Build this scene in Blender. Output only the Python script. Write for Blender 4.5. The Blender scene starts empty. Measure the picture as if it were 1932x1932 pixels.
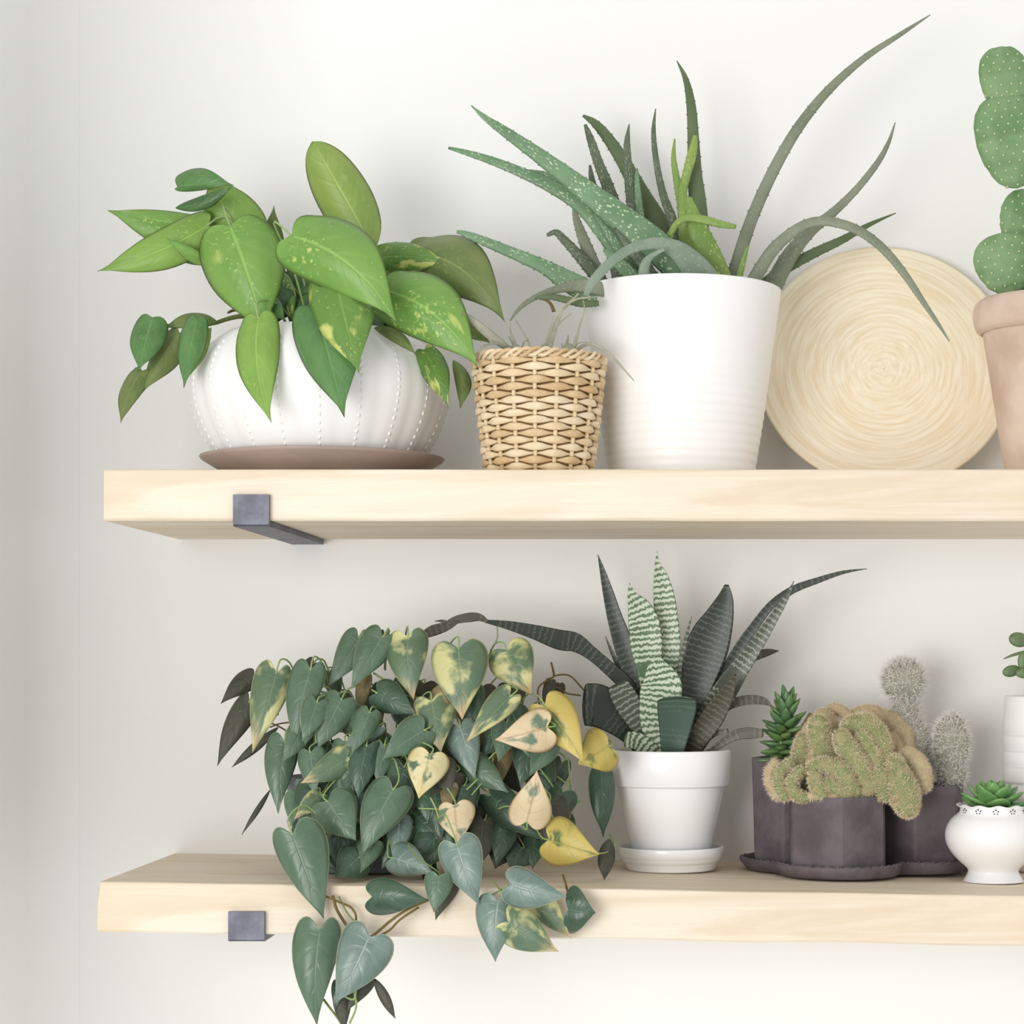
import bpy, bmesh, math, random
from mathutils import Vector, Matrix, noise
R_ = random.Random(7)
PI = math.pi
scn = bpy.context.scene
C = scn.collection

# ------------------------------------------------------------ camera, world, lights, exposure
F = 4000.0            # focal length in pixels of the 1932 px frame
VX, VY = 1280.0, 1250.0   # where the view axis meets the picture
CY = 2.371            # distance of the camera from the wall
Z0 = 1.45             # eye height
SD = 0.309            # shelf depth
cam = bpy.data.cameras.new('camera')
cam.sensor_width = 36.0
cam.sensor_fit = 'HORIZONTAL'
cam.lens = F / 1932 * 36.0
cam.shift_x = -(VX - 966) / 1932
cam.shift_y = (VY - 966) / 1932
camo = bpy.data.objects.new('camera', cam)
C.objects.link(camo)
camo.location = (0, -CY, Z0)
camo.rotation_euler = (PI / 2, 0, 0)
scn.camera = camo

world = bpy.data.worlds.new('world')
scn.world = world
world.use_nodes = True
bg = world.node_tree.nodes['Background']
bg.inputs[0].default_value = (1.0, 0.993, 0.98, 1)
bg.inputs[1].default_value = 0.80


def area(name, loc, target, size, size_y, power, col):
    l = bpy.data.lights.new(name, 'AREA')
    l.shape = 'RECTANGLE'
    l.size = size
    l.size_y = size_y
    l.energy = power
    l.color = col
    o = bpy.data.objects.new(name, l)
    C.objects.link(o)
    o.location = loc
    o.rotation_euler = (Vector(target) - Vector(loc)).to_track_quat('-Z', 'Y').to_euler()
    return o


area('window_light', (-1.25, -3.1, 1.36), (0.1, 0, 1.4), 1.4, 1.4, 51, (1.0, 0.99, 0.975))
scn.view_settings.view_transform = 'Standard'
scn.view_settings.look = 'None'
scn.view_settings.exposure = 0.0
scn.view_settings.gamma = 1.0
scn.view_settings.use_curve_mapping = False
scn.cycles.max_bounces = 8


# ------------------------------------------------------------ helpers
def W(px, py, y):
    d = y + CY
    return Vector(((px - VX) * d / F, y, Z0 + (VY - py) * d / F))


def SC(y):
    return F / (y + CY)


def srgb(r, g, b):
    f = lambda c: (c / 255) / 12.92 if c / 255 <= 0.04045 else ((c / 255 + 0.055) / 1.055) ** 2.4
    return (f(r), f(g), f(b), 1)


UP_TOP = Z0 + 0.188
UP_BOT = Z0 + 0.138


def low_top(x):
    return Z0 - 0.2134 - 0.0151 * (x + 0.554)


def thing(name, label, cat, loc, group=None):
    o = bpy.data.objects.new(name, None)
    C.objects.link(o)
    o.location = loc
    o.empty_display_size = 0.02
    o['label'] = label
    o['category'] = cat
    if group:
        o['group'] = group
    return o


def tag(o, label=None, cat=None, group=None, kind=None):
    if label: o['label'] = label
    if cat: o['category'] = cat
    if group: o['group'] = group
    if kind: o['kind'] = kind
    return o


def root_loc(o):
    while o.parent:
        o = o.parent
    return Vector(o.location)


def mk(name, verts, faces, mat, parent=None, uvs=None, smooth=True, mats=None, fm=None, solid=0, label=None):
    """verts in world space; links ONE mesh object, as a child of parent if given"""
    if parent is not None:
        off = root_loc(parent)
    else:
        n = max(1, len(verts))
        off = Vector((sum(v[0] for v in verts) / n, sum(v[1] for v in verts) / n, min(v[2] for v in verts)))
    me = bpy.data.meshes.new(name)
    me.from_pydata([(v[0] - off[0], v[1] - off[1], v[2] - off[2]) for v in verts], [], faces)
    for m in (mats or [mat]):
        me.materials.append(m)
    if uvs is not None:
        ul = me.uv_layers.new(name='UVMap')
        vi = [0] * len(me.loops)
        me.loops.foreach_get('vertex_index', vi)
        flat = []
        for i in vi:
            flat.extend(uvs[i])
        ul.data.foreach_set('uv', flat)
    if fm:
        me.polygons.foreach_set('material_index', fm)
    if smooth:
        me.polygons.foreach_set('use_smooth', [True] * len(me.polygons))
    me.update()
    o = bpy.data.objects.new(name, me)
    C.objects.link(o)
    if parent is not None:
        o.parent = parent
    else:
        o.location = off
    if solid:
        md = o.modifiers.new('solid', 'SOLIDIFY')
        md.thickness = solid
        md.offset = 0
    if label:
        o['label'] = label
    return o


class MB:
    def __init__(s):
        s.v = []; s.f = []; s.uv = []
    def add(s, v, f, uv=None):
        n = len(s.v)
        s.v += [Vector(a) for a in v]
        s.f += [tuple(i + n for i in q) for q in f]
        s.uv += uv if uv else [(0, 0)] * len(v)
    def build(s, name, mat, parent=None, smooth=True, **k):
        return mk(name, s.v, s.f, mat, parent, s.uv, smooth, **k)


def catmull(pts, n):
    """pts: list of tuples, n samples"""
    m = len(pts)
    out = []
    for i in range(n):
        t = i / (n - 1) * (m - 1)
        k = min(int(t), m - 2)
        f = t - k
        p0 = pts[max(k - 1, 0)]; p1 = pts[k]; p2 = pts[k + 1]; p3 = pts[min(k + 2, m - 1)]
        out.append(tuple(0.5 * (2 * b + (c - a) * f + (2 * a - 5 * b + 4 * c - d) * f * f + (3 * b - a - 3 * c + d) * f ** 3)
                         for a, b, c, d in zip(p0, p1, p2, p3)))
    return out


def lathe(prof, seg, cx, cy, cz, rf=None, uvk=1.0):
    v = []; f = []; uv = []
    n = len(prof)
    for j, (r, z) in enumerate(prof):
        for i in range(seg):
            a = 2 * PI * i / seg
            rr = r if rf is None else rf(r, z, a)
            v.append(Vector((cx + rr * math.cos(a), cy + rr * math.sin(a), cz + z)))
            uv.append((a / (2 * PI), z))
    for j in range(n - 1):
        for i in range(seg):
            i2 = (i + 1) % seg
            f.append((j * seg + i, j * seg + i2, (j + 1) * seg + i2, (j + 1) * seg + i))
    f.append(tuple(reversed(range(seg))))
    return v, f, uv


def tube(path, rad, sides=8, cap=True, flat=1.0):
    """path: list of Vector; rad: list or float"""
    v = []; f = []; uv = []
    n = len(path)
    if not isinstance(rad, (list, tuple)):
        rad = [rad] * n
    ref = None
    L = 0
    for i, p in enumerate(path):
        t = (path[min(i + 1, n - 1)] - path[max(i - 1, 0)])
        if t.length < 1e-9:
            t = Vector((0, 0, 1))
        t.normalize()
        if ref is None:
            ref = Vector((0, -1, 0)) if abs(t.y) < 0.9 else Vector((1, 0, 0))
        ref = (ref - t * ref.dot(t))
        ref.normalize()
        b = t.cross(ref)
        if i: L += (p - path[i - 1]).length
        for k in range(sides):
            a = 2 * PI * k / sides
            v.append(p + ref * (math.cos(a) * rad[i] * flat) + b * (math.sin(a) * rad[i]))
            uv.append((L, k / sides))
    for i in range(n - 1):
        for k in range(sides):
            k2 = (k + 1) % sides
            f.append((i * sides + k, i * sides + k2, (i + 1) * sides + k2, (i + 1) * sides + k))
    if cap:
        f.append(tuple(reversed(range(sides))))
        f.append(tuple((n - 1) * sides + k for k in range(sides)))
    return v, f, uv


def ellipsoid(c, rx, ry, rz, rot=None, seg=12, rings=8):
    v = []; f = []; uv = []
    for j in range(rings + 1):
        th = PI * j / rings
        for i in range(seg):
            a = 2 * PI * i / seg
            p = Vector((rx * math.sin(th) * math.cos(a), ry * math.sin(th) * math.sin(a), rz * math.cos(th)))
            if rot is not None:
                p = rot @ p
            v.append(Vector(c) + p)
            uv.append((i / seg, j / rings))
    for j in range(rings):
        for i in range(seg):
            i2 = (i + 1) % seg
            f.append((j * seg + i, (j + 1) * seg + i, (j + 1) * seg + i2, j * seg + i2))
    return v, f, uv


# ------------------------------------------------------------ materials
def newmat(name):
    m = bpy.data.materials.new(name)
    m.use_nodes = True
    nt = m.node_tree
    for n in list(nt.nodes):
        nt.nodes.remove(n)
    out = nt.nodes.new('ShaderNodeOutputMaterial')
    bs = nt.nodes.new('ShaderNodeBsdfPrincipled')
    nt.links.new(bs.outputs[0], out.inputs[0])
    return m, nt, bs, out


class NT:
    def __init__(s, nt):
        s.nt = nt
    def n(s, typ, **k):
        nd = s.nt.nodes.new(typ)
        for a, b in k.items():
            setattr(nd, a, b)
        return nd
    def link(s, a, b):
        s.nt.links.new(a, b)
    def inp(s, sock, val):
        if hasattr(val, 'links') or isinstance(val, bpy.types.NodeSocket):
            s.link(val, sock)
        else:
            sock.default_value = val
    def math(s, op, a, b=0.0, c=None):
        nd = s.n('ShaderNodeMath', operation=op)
        s.inp(nd.inputs[0], a); s.inp(nd.inputs[1], b)
        if c is not None: s.inp(nd.inputs[2], c)
        return nd.outputs[0]
    def mix(s, f, a, b, blend='MIX'):
        nd = s.n('ShaderNodeMix', data_type='RGBA', blend_type=blend)
        s.inp(nd.inputs[0], f); s.inp(nd.inputs[6], a); s.inp(nd.inputs[7], b)
        return nd.outputs[2]
    def noise(s, vec, scale, detail=3.0, rough=0.55, dist=0.0):
        nd = s.n('ShaderNodeTexNoise')
        s.link(vec, nd.inputs['Vector'])
        nd.inputs['Scale'].default_value = scale
        nd.inputs['Detail'].default_value = detail
        nd.inputs['Roughness'].default_value = rough
        nd.inputs['Distortion'].default_value = dist
        return nd.outputs[0]
    def step(s, x, a, b):
        nd = s.n('ShaderNodeMapRange', interpolation_type='SMOOTHSTEP')
        s.inp(nd.inputs[0], x)
        nd.inputs[1].default_value = a; nd.inputs[2].default_value = b
        return nd.outputs[0]
    def coord(s, kind='Object', scale=(1, 1, 1)):
        tc = s.n('ShaderNodeTexCoord')
        mp = s.n('ShaderNodeMapping')
        mp.inputs['Scale'].default_value = scale
        s.link(tc.outputs[kind], mp.inputs[0])
        return mp.outputs[0]
    def bump(s, h, strength, dist, bs):
        b = s.n('ShaderNodeBump')
        b.inputs['Strength'].default_value = strength
        b.inputs['Distance'].default_value = dist
        s.link(h, b.inputs['Height'])
        s.link(b.outputs[0], bs.inputs['Normal'])


def plain(name, col, rough=0.5, spec=0.5, var=0.06, scale=30, bump=0.0, coat=0.0, col2=None):
    m, nt, bs, out = newmat(name)
    t = NT(nt)
    v = t.coord()
    ns = t.noise(v, scale, 4)
    c2 = col2 or tuple(min(1, c * (1 - var * 2)) for c in col[:3]) + (1,)
    t.link(t.mix(t.step(ns, 0.35, 0.7), col, c2), bs.inputs['Base Color'])
    bs.inputs['Roughness'].default_value = rough
    bs.inputs['Specular IOR Level'].default_value = spec
    bs.inputs['Coat Weight'].default_value = coat
    if bump:
        t.bump(t.noise(v, scale * 6, 3), bump, 0.002, bs)
    return m


def leafmat(name, c1, c2, var_col=None, var_lo=0.55, var_hi=0.62, var_side=0.0, rough=0.38, margin=None, vein=None,
            veinamt=0.35, tip_col=None, trans=0.12, speck=0.0, rib=None, spec=0.5):
    """c1/c2 base tones; var_col patches follow veins; tip_col browns the tip; margin = edge colour"""
    m, nt, bs, out = newmat(name)
    t = NT(nt)
    tc = t.n('ShaderNodeTexCoord')
    sep = t.n('ShaderNodeSeparateXYZ')
    t.link(tc.outputs['UV'], sep.inputs[0])
    u, v = sep.outputs[0], sep.outputs[1]
    s = t.math('ABSOLUTE', t.math('MULTIPLY', t.math('SUBTRACT', v, 0.5), 2.0))
    oi = t.n('ShaderNodeObjectInfo')
    rnd = oi.outputs['Random']
    cmb = t.n('ShaderNodeCombineXYZ')
    t.link(t.math('MULTIPLY', u, 3.0), cmb.inputs[0])
    t.link(t.math('MULTIPLY', v, 1.6), cmb.inputs[1])
    t.link(t.math('MULTIPLY', rnd, 37.0), cmb.inputs[2])
    n1 = t.noise(cmb.outputs[0], 1.4, 3)
    col = t.mix(t.step(n1, 0.3, 0.7), c1, c2)
    if var_col:
        cmb2 = t.n('ShaderNodeCombineXYZ')
        t.link(t.math('MULTIPLY', u, 3.2), cmb2.inputs[0])
        t.link(t.math('MULTIPLY', v, 1.7), cmb2.inputs[1])
        t.link(t.math('MULTIPLY', rnd, 91.0), cmb2.inputs[2])
        n2 = t.noise(cmb2.outputs[0], 1.0, 4, 0.5, 0.2)
        n2 = t.math('ADD', n2, t.math('MULTIPLY', s, var_side))
        col = t.mix(t.step(n2, var_lo, var_hi), col, var_col)
    if speck:
        cmb3 = t.n('ShaderNodeCombineXYZ')
        t.link(t.math('MULTIPLY', u, 30.0), cmb3.inputs[0])
        t.link(t.math('MULTIPLY', v, 9.0), cmb3.inputs[1])
        t.link(t.math('MULTIPLY', rnd, 51.0), cmb3.inputs[2])
        n3 = t.noise(cmb3.outputs[0], 1.6, 3, 0.6)
        n3 = t.math('ADD', n3, t.math('MULTIPLY', t.math('SUBTRACT', n1, 0.5), 0.5))
        col = t.mix(t.math('MULTIPLY', t.step(n3, 0.62, 0.72), speck), col, srgb(214, 226, 130))
    if tip_col:
        col = t.mix(t.step(t.math('ADD', u, t.math('MULTIPLY', n1, 0.3)), 0.88, 1.12), col, tip_col)
    # side veins follow the grid lines from midrib to margin
    w = t.math('SINE', t.math('MULTIPLY', t.math('SUBTRACT', t.math('ADD', u, t.math('MULTIPLY', n1, 0.05)), t.math('MULTIPLY', s, 0.16)), 2 * PI * 7))
    w = t.step(w, 0.55, 1.0)
    w = t.math('MULTIPLY', w, t.math('SUBTRACT', 1.0, s))
    vc = vein or tuple(min(1, c * 1.45 + 0.02) for c in c1[:3]) + (1,)
    col = t.mix(t.math('MULTIPLY', w, veinamt), col, vc)
    mid = t.math('SUBTRACT', 1.0, t.step(s, 0.015, 0.07))
    col = t.mix(t.math('MULTIPLY', mid, 0.55), col, rib or vc)
    if margin:
        col = t.mix(t.step(s, 0.93, 0.99), col, margin)
    t.link(col, bs.inputs['Base Color'])
    bs.inputs['Roughness'].default_value = rough
    bs.inputs['Specular IOR Level'].default_value = spec
    h = t.math('SUBTRACT', t.math('MULTIPLY', n1, 0.5), t.math('ADD', t.math('MULTIPLY', w, 0.4), mid))
    t.bump(h, 0.42, 0.0016, bs)
    if trans:
        tr = t.n('ShaderNodeBsdfTranslucent')
        t.link(col, tr.inputs[0])
        mx = t.n('ShaderNodeMixShader')
        mx.inputs[0].default_value = trans
        t.link(bs.outputs[0], mx.inputs[1]); t.link(tr.outputs[0], mx.inputs[2])
        t.link(mx.outputs[0], out.inputs[0])
    return m


def wallmat():
    m, nt, bs, out = newmat('wall_paint')
    t = NT(nt)
    v = t.coord('Object')
    n = t.noise(v, 2.0, 3)
    t.link(t.mix(t.step(n, 0.3, 0.7), srgb(245, 245, 243), srgb(243, 243, 241)), bs.inputs['Base Color'])
    bs.inputs['Roughness'].default_value = 0.85
    t.bump(t.noise(v, 260, 4), 0.12, 0.001, bs)
    return m


def woodmat():
    m, nt, bs, out = newmat('pale_wood')
    t = NT(nt)
    v = t.coord('Object', (1.2, 9, 14))
    n1 = t.noise(v, 2.2, 6, 0.6, 1.2)
    v2 = t.coord('Object', (3, 60, 90))
    n2 = t.noise(v2, 3.0, 5, 0.6)
    v3 = t.coord('Object', (16, 60, 60))
    n3 = t.noise(v3, 2.2, 5, 0.75, 0.5)
    big = t.noise(t.coord('Object', (2.5, 2, 5)), 1.6, 2)
    c = t.mix(t.step(n1, 0.36, 0.66), srgb(235, 223, 204), srgb(222, 205, 180))
    c = t.mix(t.math('MULTIPLY', t.step(n2, 0.5, 0.72), 0.25), c, srgb(218, 194, 162))
    c = t.mix(t.math('MULTIPLY', t.step(big, 0.52, 0.75), 0.45), c, srgb(232, 208, 172))
    mk_ = t.math('MULTIPLY', t.step(n3, 0.66, 0.73), t.step(big, 0.45, 0.6))
    c = t.mix(t.math('MULTIPLY', mk_, 0.5), c, srgb(176, 148, 112))
    t.link(c, bs.inputs['Base Color'])
    bs.inputs['Roughness'].default_value = 0.62
    t.bump(t.math('ADD', n2, t.math('MULTIPLY', mk_, -0.8)), 0.25, 0.0012, bs)
    return m


def steelmat():
    m, nt, bs, out = newmat('dark_steel')
    t = NT(nt)
    v = t.coord()
    n = t.noise(v, 26, 5, 0.6)
    t.link(t.mix(t.step(n, 0.35, 0.65), srgb(86, 86, 96), srgb(112, 114, 126)), bs.inputs['Base Color'])
    bs.inputs['Metallic'].default_value = 0.55
    bs.inputs['Roughness'].default_value = 0.5
    t.bump(n, 0.2, 0.001, bs)
    return m


def bambooplate():
    m, nt, bs, out = newmat('coiled_bamboo')
    t = NT(nt)
    tc = t.n('ShaderNodeTexCoord')
    sep = t.n('ShaderNodeSeparateXYZ')
    t.link(tc.outputs['UV'], sep.inputs[0])
    r, a = sep.outputs[0], sep.outputs[1]
    cmb = t.n('ShaderNodeCombineXYZ')
    t.link(t.math('MULTIPLY', r, 26.0), cmb.inputs[0])
    t.link(t.math('MULTIPLY', t.math('SINE', t.math('MULTIPLY', a, 2 * PI)), 1.3), cmb.inputs[1])
    t.link(t.math('MULTIPLY', t.math('COSINE', t.math('MULTIPLY', a, 2 * PI)), 0.8), cmb.inputs[2])
    n = t.noise(cmb.outputs[0], 1.6, 5, 0.65, 0.15)
    cmb2 = t.n('ShaderNodeCombineXYZ')
    t.link(t.math('MULTIPLY', r, 120.0), cmb2.inputs[0])
    t.link(t.math('MULTIPLY', t.math('SINE', t.math('MULTIPLY', a, 2 * PI)), 4), cmb2.inputs[1])
    t.link(t.math('MULTIPLY', t.math('COSINE', t.math('MULTIPLY', a, 2 * PI)), 4), cmb2.inputs[2])
    n2 = t.noise(cmb2.outputs[0], 1.0, 4, 0.6)
    c = t.mix(t.step(n, 0.32, 0.68), srgb(250, 240, 218), srgb(236, 217, 182))
    c = t.mix(t.math('MULTIPLY', t.step(n2, 0.5, 0.75), 0.35), c, srgb(240, 222, 186))
    c = t.mix(t.math('MULTIPLY', t.step(n2, 0.72, 0.8), 0.6), c, srgb(184, 152, 108))
    t.link(c, bs.inputs['Base Color'])
    bs.inputs['Roughness'].default_value = 0.45
    t.bump(n, 0.12, 0.001, bs)
    return m


def aloemat(name, c1, c2, spot=0.8, spotcol=None, rough=0.5, thr=0.34, tipc=None):
    m, nt, bs, out = newmat(name)
    t = NT(nt)
    tc = t.n('ShaderNodeTexCoord')
    sep = t.n('ShaderNodeSeparateXYZ')
    t.link(tc.outputs['UV'], sep.inputs[0])
    oi = t.n('ShaderNodeObjectInfo')
    cmb = t.n('ShaderNodeCombineXYZ')
    t.link(t.math('MULTIPLY', sep.outputs[0], 190.0), cmb.inputs[0])
    t.link(t.math('MULTIPLY', sep.outputs[1], 24.0), cmb.inputs[1])
    t.link(t.math('MULTIPLY', oi.outputs['Random'], 30.0), cmb.inputs[2])
    vo = t.n('ShaderNodeTexVoronoi')
    vo.inputs['Scale'].default_value = 1.0
    t.link(cmb.outputs[0], vo.inputs['Vector'])
    msk = t.math('SUBTRACT', 1.0, t.step(vo.outputs['Distance'], thr - 0.1, thr))
    v = t.coord('Object')
    n = t.noise(v, 22, 3)
    c = t.mix(t.step(n, 0.35, 0.65), c1, c2)
    n2 = t.noise(v, 60, 2)
    c = t.mix(t.math('MULTIPLY', t.math('MULTIPLY', msk, t.step(n2, 0.38, 0.55)), spot), c, spotcol or srgb(205, 220, 180))
    t.link(c, bs.inputs['Base Color'])
    bs.inputs['Roughness'].default_value = rough
    t.bump(t.math('ADD', msk, n2), 0.15, 0.0006, bs)
    return m


def snakemat(name, dark, light, bands=0.5, freq=1000.0, rough=0.4):
    m, nt, bs, out = newmat(name)
    t = NT(nt)
    tc = t.n('ShaderNodeTexCoord')
    sep = t.n('ShaderNodeSeparateXYZ')
    t.link(tc.outputs['UV'], sep.inputs[0])
    oi = t.n('ShaderNodeObjectInfo')
    cmb = t.n('ShaderNodeCombineXYZ')
    t.link(t.math('MULTIPLY', sep.outputs[0], 90.0), cmb.inputs[0])
    t.link(t.math('MULTIPLY', sep.outputs[1], 18.0), cmb.inputs[1])
    t.link(t.math('MULTIPLY', oi.outputs['Random'], 30.0), cmb.inputs[2])
    n = t.noise(cmb.outputs[0], 1.5, 4, 0.65)
    cmb2 = t.n('ShaderNodeCombineXYZ')
    t.link(t.math('MULTIPLY', sep.outputs[0], 28.0), cmb2.inputs[0])
    t.link(t.math('MULTIPLY', oi.outputs['Random'], 13.0), cmb2.inputs[2])
    nb = t.noise(cmb2.outputs[0], 1.0, 2)
    ph = t.math('ADD', t.math('MULTIPLY', sep.outputs[0], freq), t.math('MULTIPLY', n, 9.0))
    wv = t.math('ADD', t.math('MULTIPLY', t.math('SINE', ph), 0.5), 0.5)
    wv = t.math('MULTIPLY', wv, t.step(nb, 0.25, 0.5))
    c = t.mix(t.step(wv, 0.95 - bands, 1.12 - bands), dark, light)
    edge = t.step(t.math('ABSOLUTE', t.math('SINE', t.math('MULTIPLY', sep.outputs[1], 2 * PI))), 0.0, 0.12)
    c = t.mix(edge, dark, c)
    t.link(c, bs.inputs['Base Color'])
    bs.inputs['Roughness'].default_value = rough
    t.bump(n, 0.2, 0.0006, bs)
    return m


M_WALL = wallmat()
M_WOOD = woodmat()
M_STEEL = steelmat()
M_WHITE = plain('white_glaze', srgb(246, 246, 246), 0.22, 0.5, 0.01, 8)
M_WHITE_MATT = plain('white_ceramic', srgb(246, 246, 245), 0.38, 0.4, 0.01, 8)
M_TAUPE = plain('taupe_clay', srgb(176, 158, 150), 0.45, 0.4, 0.06, 20)
M_TERRA = plain('weathered_terracotta', srgb(216, 196, 180), 0.8, 0.2, 0.1, 14, 0.25, col2=srgb(194, 170, 150))
M_STONE = plain('dark_stoneware', srgb(112, 103, 108), 0.7, 0.3, 0.16, 26, 0.35, col2=srgb(88, 80, 84))
M_GREYPOT = plain('grey_metal_pot', srgb(122, 132, 138), 0.5, 0.4, 0.08, 14)
M_SOIL = plain('dark_soil', srgb(62, 48, 40), 0.95, 0.1, 0.3, 120, 0.8)
M_WICK = []
for i, (a, b) in enumerate([((240, 222, 188), (226, 200, 158)), ((246, 232, 204), (230, 208, 170)), ((232, 208, 168), (208, 176, 130))]):
    m, nt, bs, out = newmat('dried_rush_%d' % i)
    t = NT(nt)
    tc = t.n('ShaderNodeTexCoord'); mp = t.n('ShaderNodeMapping')
    mp.inputs['Scale'].default_value = (40, 5, 1)
    t.link(tc.outputs['UV'], mp.inputs[0])
    n = t.noise(mp.outputs[0], 2.0, 4, 0.6)
    n2 = t.noise(t.coord('Object'), 70, 2)
    t.link(t.mix(t.step(n2, 0.35, 0.65), t.mix(t.step(n, 0.35, 0.65), srgb(*a), srgb(*b)), srgb(*b)), bs.inputs['Base Color'])
    bs.inputs['Roughness'].default_value = 0.55
    t.bump(n, 0.4, 0.001, bs)
    M_WICK.append(m)
M_BAMBOO = bambooplate()
M_STEM = plain('green_stem', srgb(128, 140, 84), 0.5, 0.4, 0.1, 40)
M_STEM_BR = plain('brown_vine', srgb(122, 104, 62), 0.6, 0.3, 0.15, 60)
M_PETIOLE = plain('pale_petiole', srgb(150, 176, 112), 0.45, 0.4, 0.08, 40)
M_AIR = plain('silver_air_plant', srgb(152, 154, 134), 0.7, 0.2, 0.1, 60, col2=srgb(178, 176, 158))

# pothos leaves
PG = leafmat('pothos_green', srgb(136, 178, 88), srgb(118, 164, 76), srgb(196, 210, 120), 0.66, 0.74, speck=0.7, trans=0.2, rough=0.4, margin=srgb(110, 134, 66), veinamt=0.1)
PL = leafmat('pothos_backlit', srgb(166, 188, 100), srgb(150, 180, 92), srgb(186, 200, 132), 0.6, 0.72, speck=0.2, trans=0.28, rough=0.42, margin=srgb(118, 132, 70), veinamt=0.1)  # pale yellow-green puts the glow of backlighting into the leaf colour
PL2 = leafmat('pothos_spring_green', srgb(152, 188, 92), srgb(134, 176, 82), None, speck=0.3, trans=0.22, rough=0.42, margin=srgb(116, 136, 66), veinamt=0.1)
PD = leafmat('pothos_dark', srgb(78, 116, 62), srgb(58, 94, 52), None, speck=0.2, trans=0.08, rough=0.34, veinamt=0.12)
PM = leafmat('pothos_mid', srgb(100, 142, 82), srgb(82, 126, 70), None, speck=0.15, trans=0.12, rough=0.36, margin=srgb(84, 104, 60), veinamt=0.12)
PO = leafmat('pothos_olive', srgb(128, 142, 84), srgb(106, 128, 70), None, speck=0.12, trans=0.14, rough=0.44, margin=srgb(100, 102, 72), veinamt=0.1)
PV = leafmat('pothos_variegated', srgb(112, 152, 68), srgb(96, 138, 62), srgb(210, 216, 126), 0.58, 0.66, 0.06, speck=1.0, trans=0.16, rough=0.38, veinamt=0.1)
# philodendron leaves
HM = srgb(128, 150, 118)
FD = leafmat('philodendron_dark', srgb(74, 98, 78), srgb(58, 82, 64), None, rough=0.30, margin=HM, trans=0.05, veinamt=0.08, vein=srgb(96, 124, 100))
FG = leafmat('philodendron_green', srgb(98, 122, 100), srgb(82, 108, 86), None, rough=0.32, margin=srgb(160, 176, 140), trans=0.08, veinamt=0.1, vein=srgb(128, 150, 128))
FS = leafmat('philodendron_silver', srgb(124, 144, 134), srgb(100, 122, 112), None, rough=0.32, margin=srgb(186, 194, 164), trans=0.06, veinamt=0.22, vein=srgb(172, 186, 178))
FV = leafmat('philodendron_variegated', srgb(92, 116, 92), srgb(104, 128, 96), srgb(212, 210, 150), 0.54, 0.70, 0.12, rough=0.4, margin=srgb(186, 192, 138), trans=0.12, veinamt=0.12, tip_col=srgb(208, 184, 136), vein=srgb(134, 152, 120))
FY = leafmat('philodendron_yellow', srgb(200, 184, 100), srgb(212, 190, 104), srgb(98, 118, 66), 0.44, 0.58, -0.17, rough=0.42, margin=srgb(204, 184, 112), trans=0.14, veinamt=0.1, vein=srgb(176, 174, 96))
FC = leafmat('philodendron_cream', srgb(232, 222, 178), srgb(222, 208, 152), srgb(92, 120, 92), 0.46, 0.54, -0.22, rough=0.45, margin=srgb(206, 184, 124), trans=0.12, veinamt=0.12, vein=srgb(196, 182, 134), tip_col=srgb(222, 200, 130))
FP = leafmat('philodendron_peach', srgb(226, 204, 164), srgb(230, 214, 178), srgb(112, 136, 112), 0.48, 0.60, -0.14, rough=0.5, margin=srgb(204, 172, 126), trans=0.12, veinamt=0.15, vein=srgb(200, 162, 126), tip_col=srgb(228, 196, 164))
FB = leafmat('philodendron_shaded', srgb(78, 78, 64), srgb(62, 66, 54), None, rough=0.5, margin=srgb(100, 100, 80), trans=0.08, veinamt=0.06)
FT = leafmat('philodendron_tan', srgb(152, 136, 98), srgb(128, 118, 80), srgb(186, 174, 130), 0.55, 0.7, rough=0.5, trans=0.1)

A_SPOT = aloemat('aloe_spotted', srgb(114, 146, 110), srgb(98, 132, 96))
A_DARK = aloemat('aloe_dark_spotted', srgb(94, 106, 84), srgb(80, 94, 72), 0.6, srgb(176, 186, 150))
A_GREY = aloemat('aloe_grey', srgb(132, 138, 118), srgb(114, 122, 100), 0.35, srgb(178, 184, 160))
A_OLIVE = aloemat('aloe_olive', srgb(96, 112, 76), srgb(84, 102, 66), 0.0)
A_LIME = aloemat('aloe_lime', srgb(132, 156, 76), srgb(112, 144, 66), 0.7, srgb(196, 204, 130))
A_FROST = aloemat('aloe_frosted', srgb(142, 158, 140), srgb(122, 140, 120), 0.35, srgb(190, 200, 184), thr=0.3)
S_DARK = snakemat('snake_dark', srgb(46, 54, 44), srgb(84, 92, 82), 0.2)
S_BROWN = snakemat('snake_brown', srgb(66, 62, 50), srgb(96, 94, 78), 0.2)
S_BAND = snakemat('snake_banded', srgb(88, 114, 82), srgb(198, 208, 186), 0.62)
S_MID = snakemat('snake_mid', srgb(62, 84, 70), srgb(76, 98, 82), 0.3)
S_GREY = snakemat('snake_grey', srgb(74, 80, 68), srgb(140, 146, 130), 0.28)
M_PEAR = plain('prickly_pear_skin', srgb(128, 158, 112), 0.5, 0.3, 0.14, 40, 0.15, col2=srgb(106, 140, 92))
M_AREOLE = plain('areole', srgb(206, 214, 170), 0.7, 0.2, 0.05, 60)
M_CREST_G = plain('crest_green', srgb(126, 144, 94), 0.7, 0.2, 0.1, 130, 0.4, col2=srgb(160, 158, 116))
M_CREST_T = plain('crest_tan', srgb(200, 182, 150), 0.8, 0.2, 0.1, 90, 0.4, col2=srgb(182, 172, 136))
M_SPINE_T = plain('tan_spines', srgb(236, 224, 196), 0.7, 0.2, 0.08, 100, col2=srgb(222, 200, 168))
M_SPINE_W = plain('white_spines', srgb(236, 232, 228), 0.7, 0.2, 0.04, 100)
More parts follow.
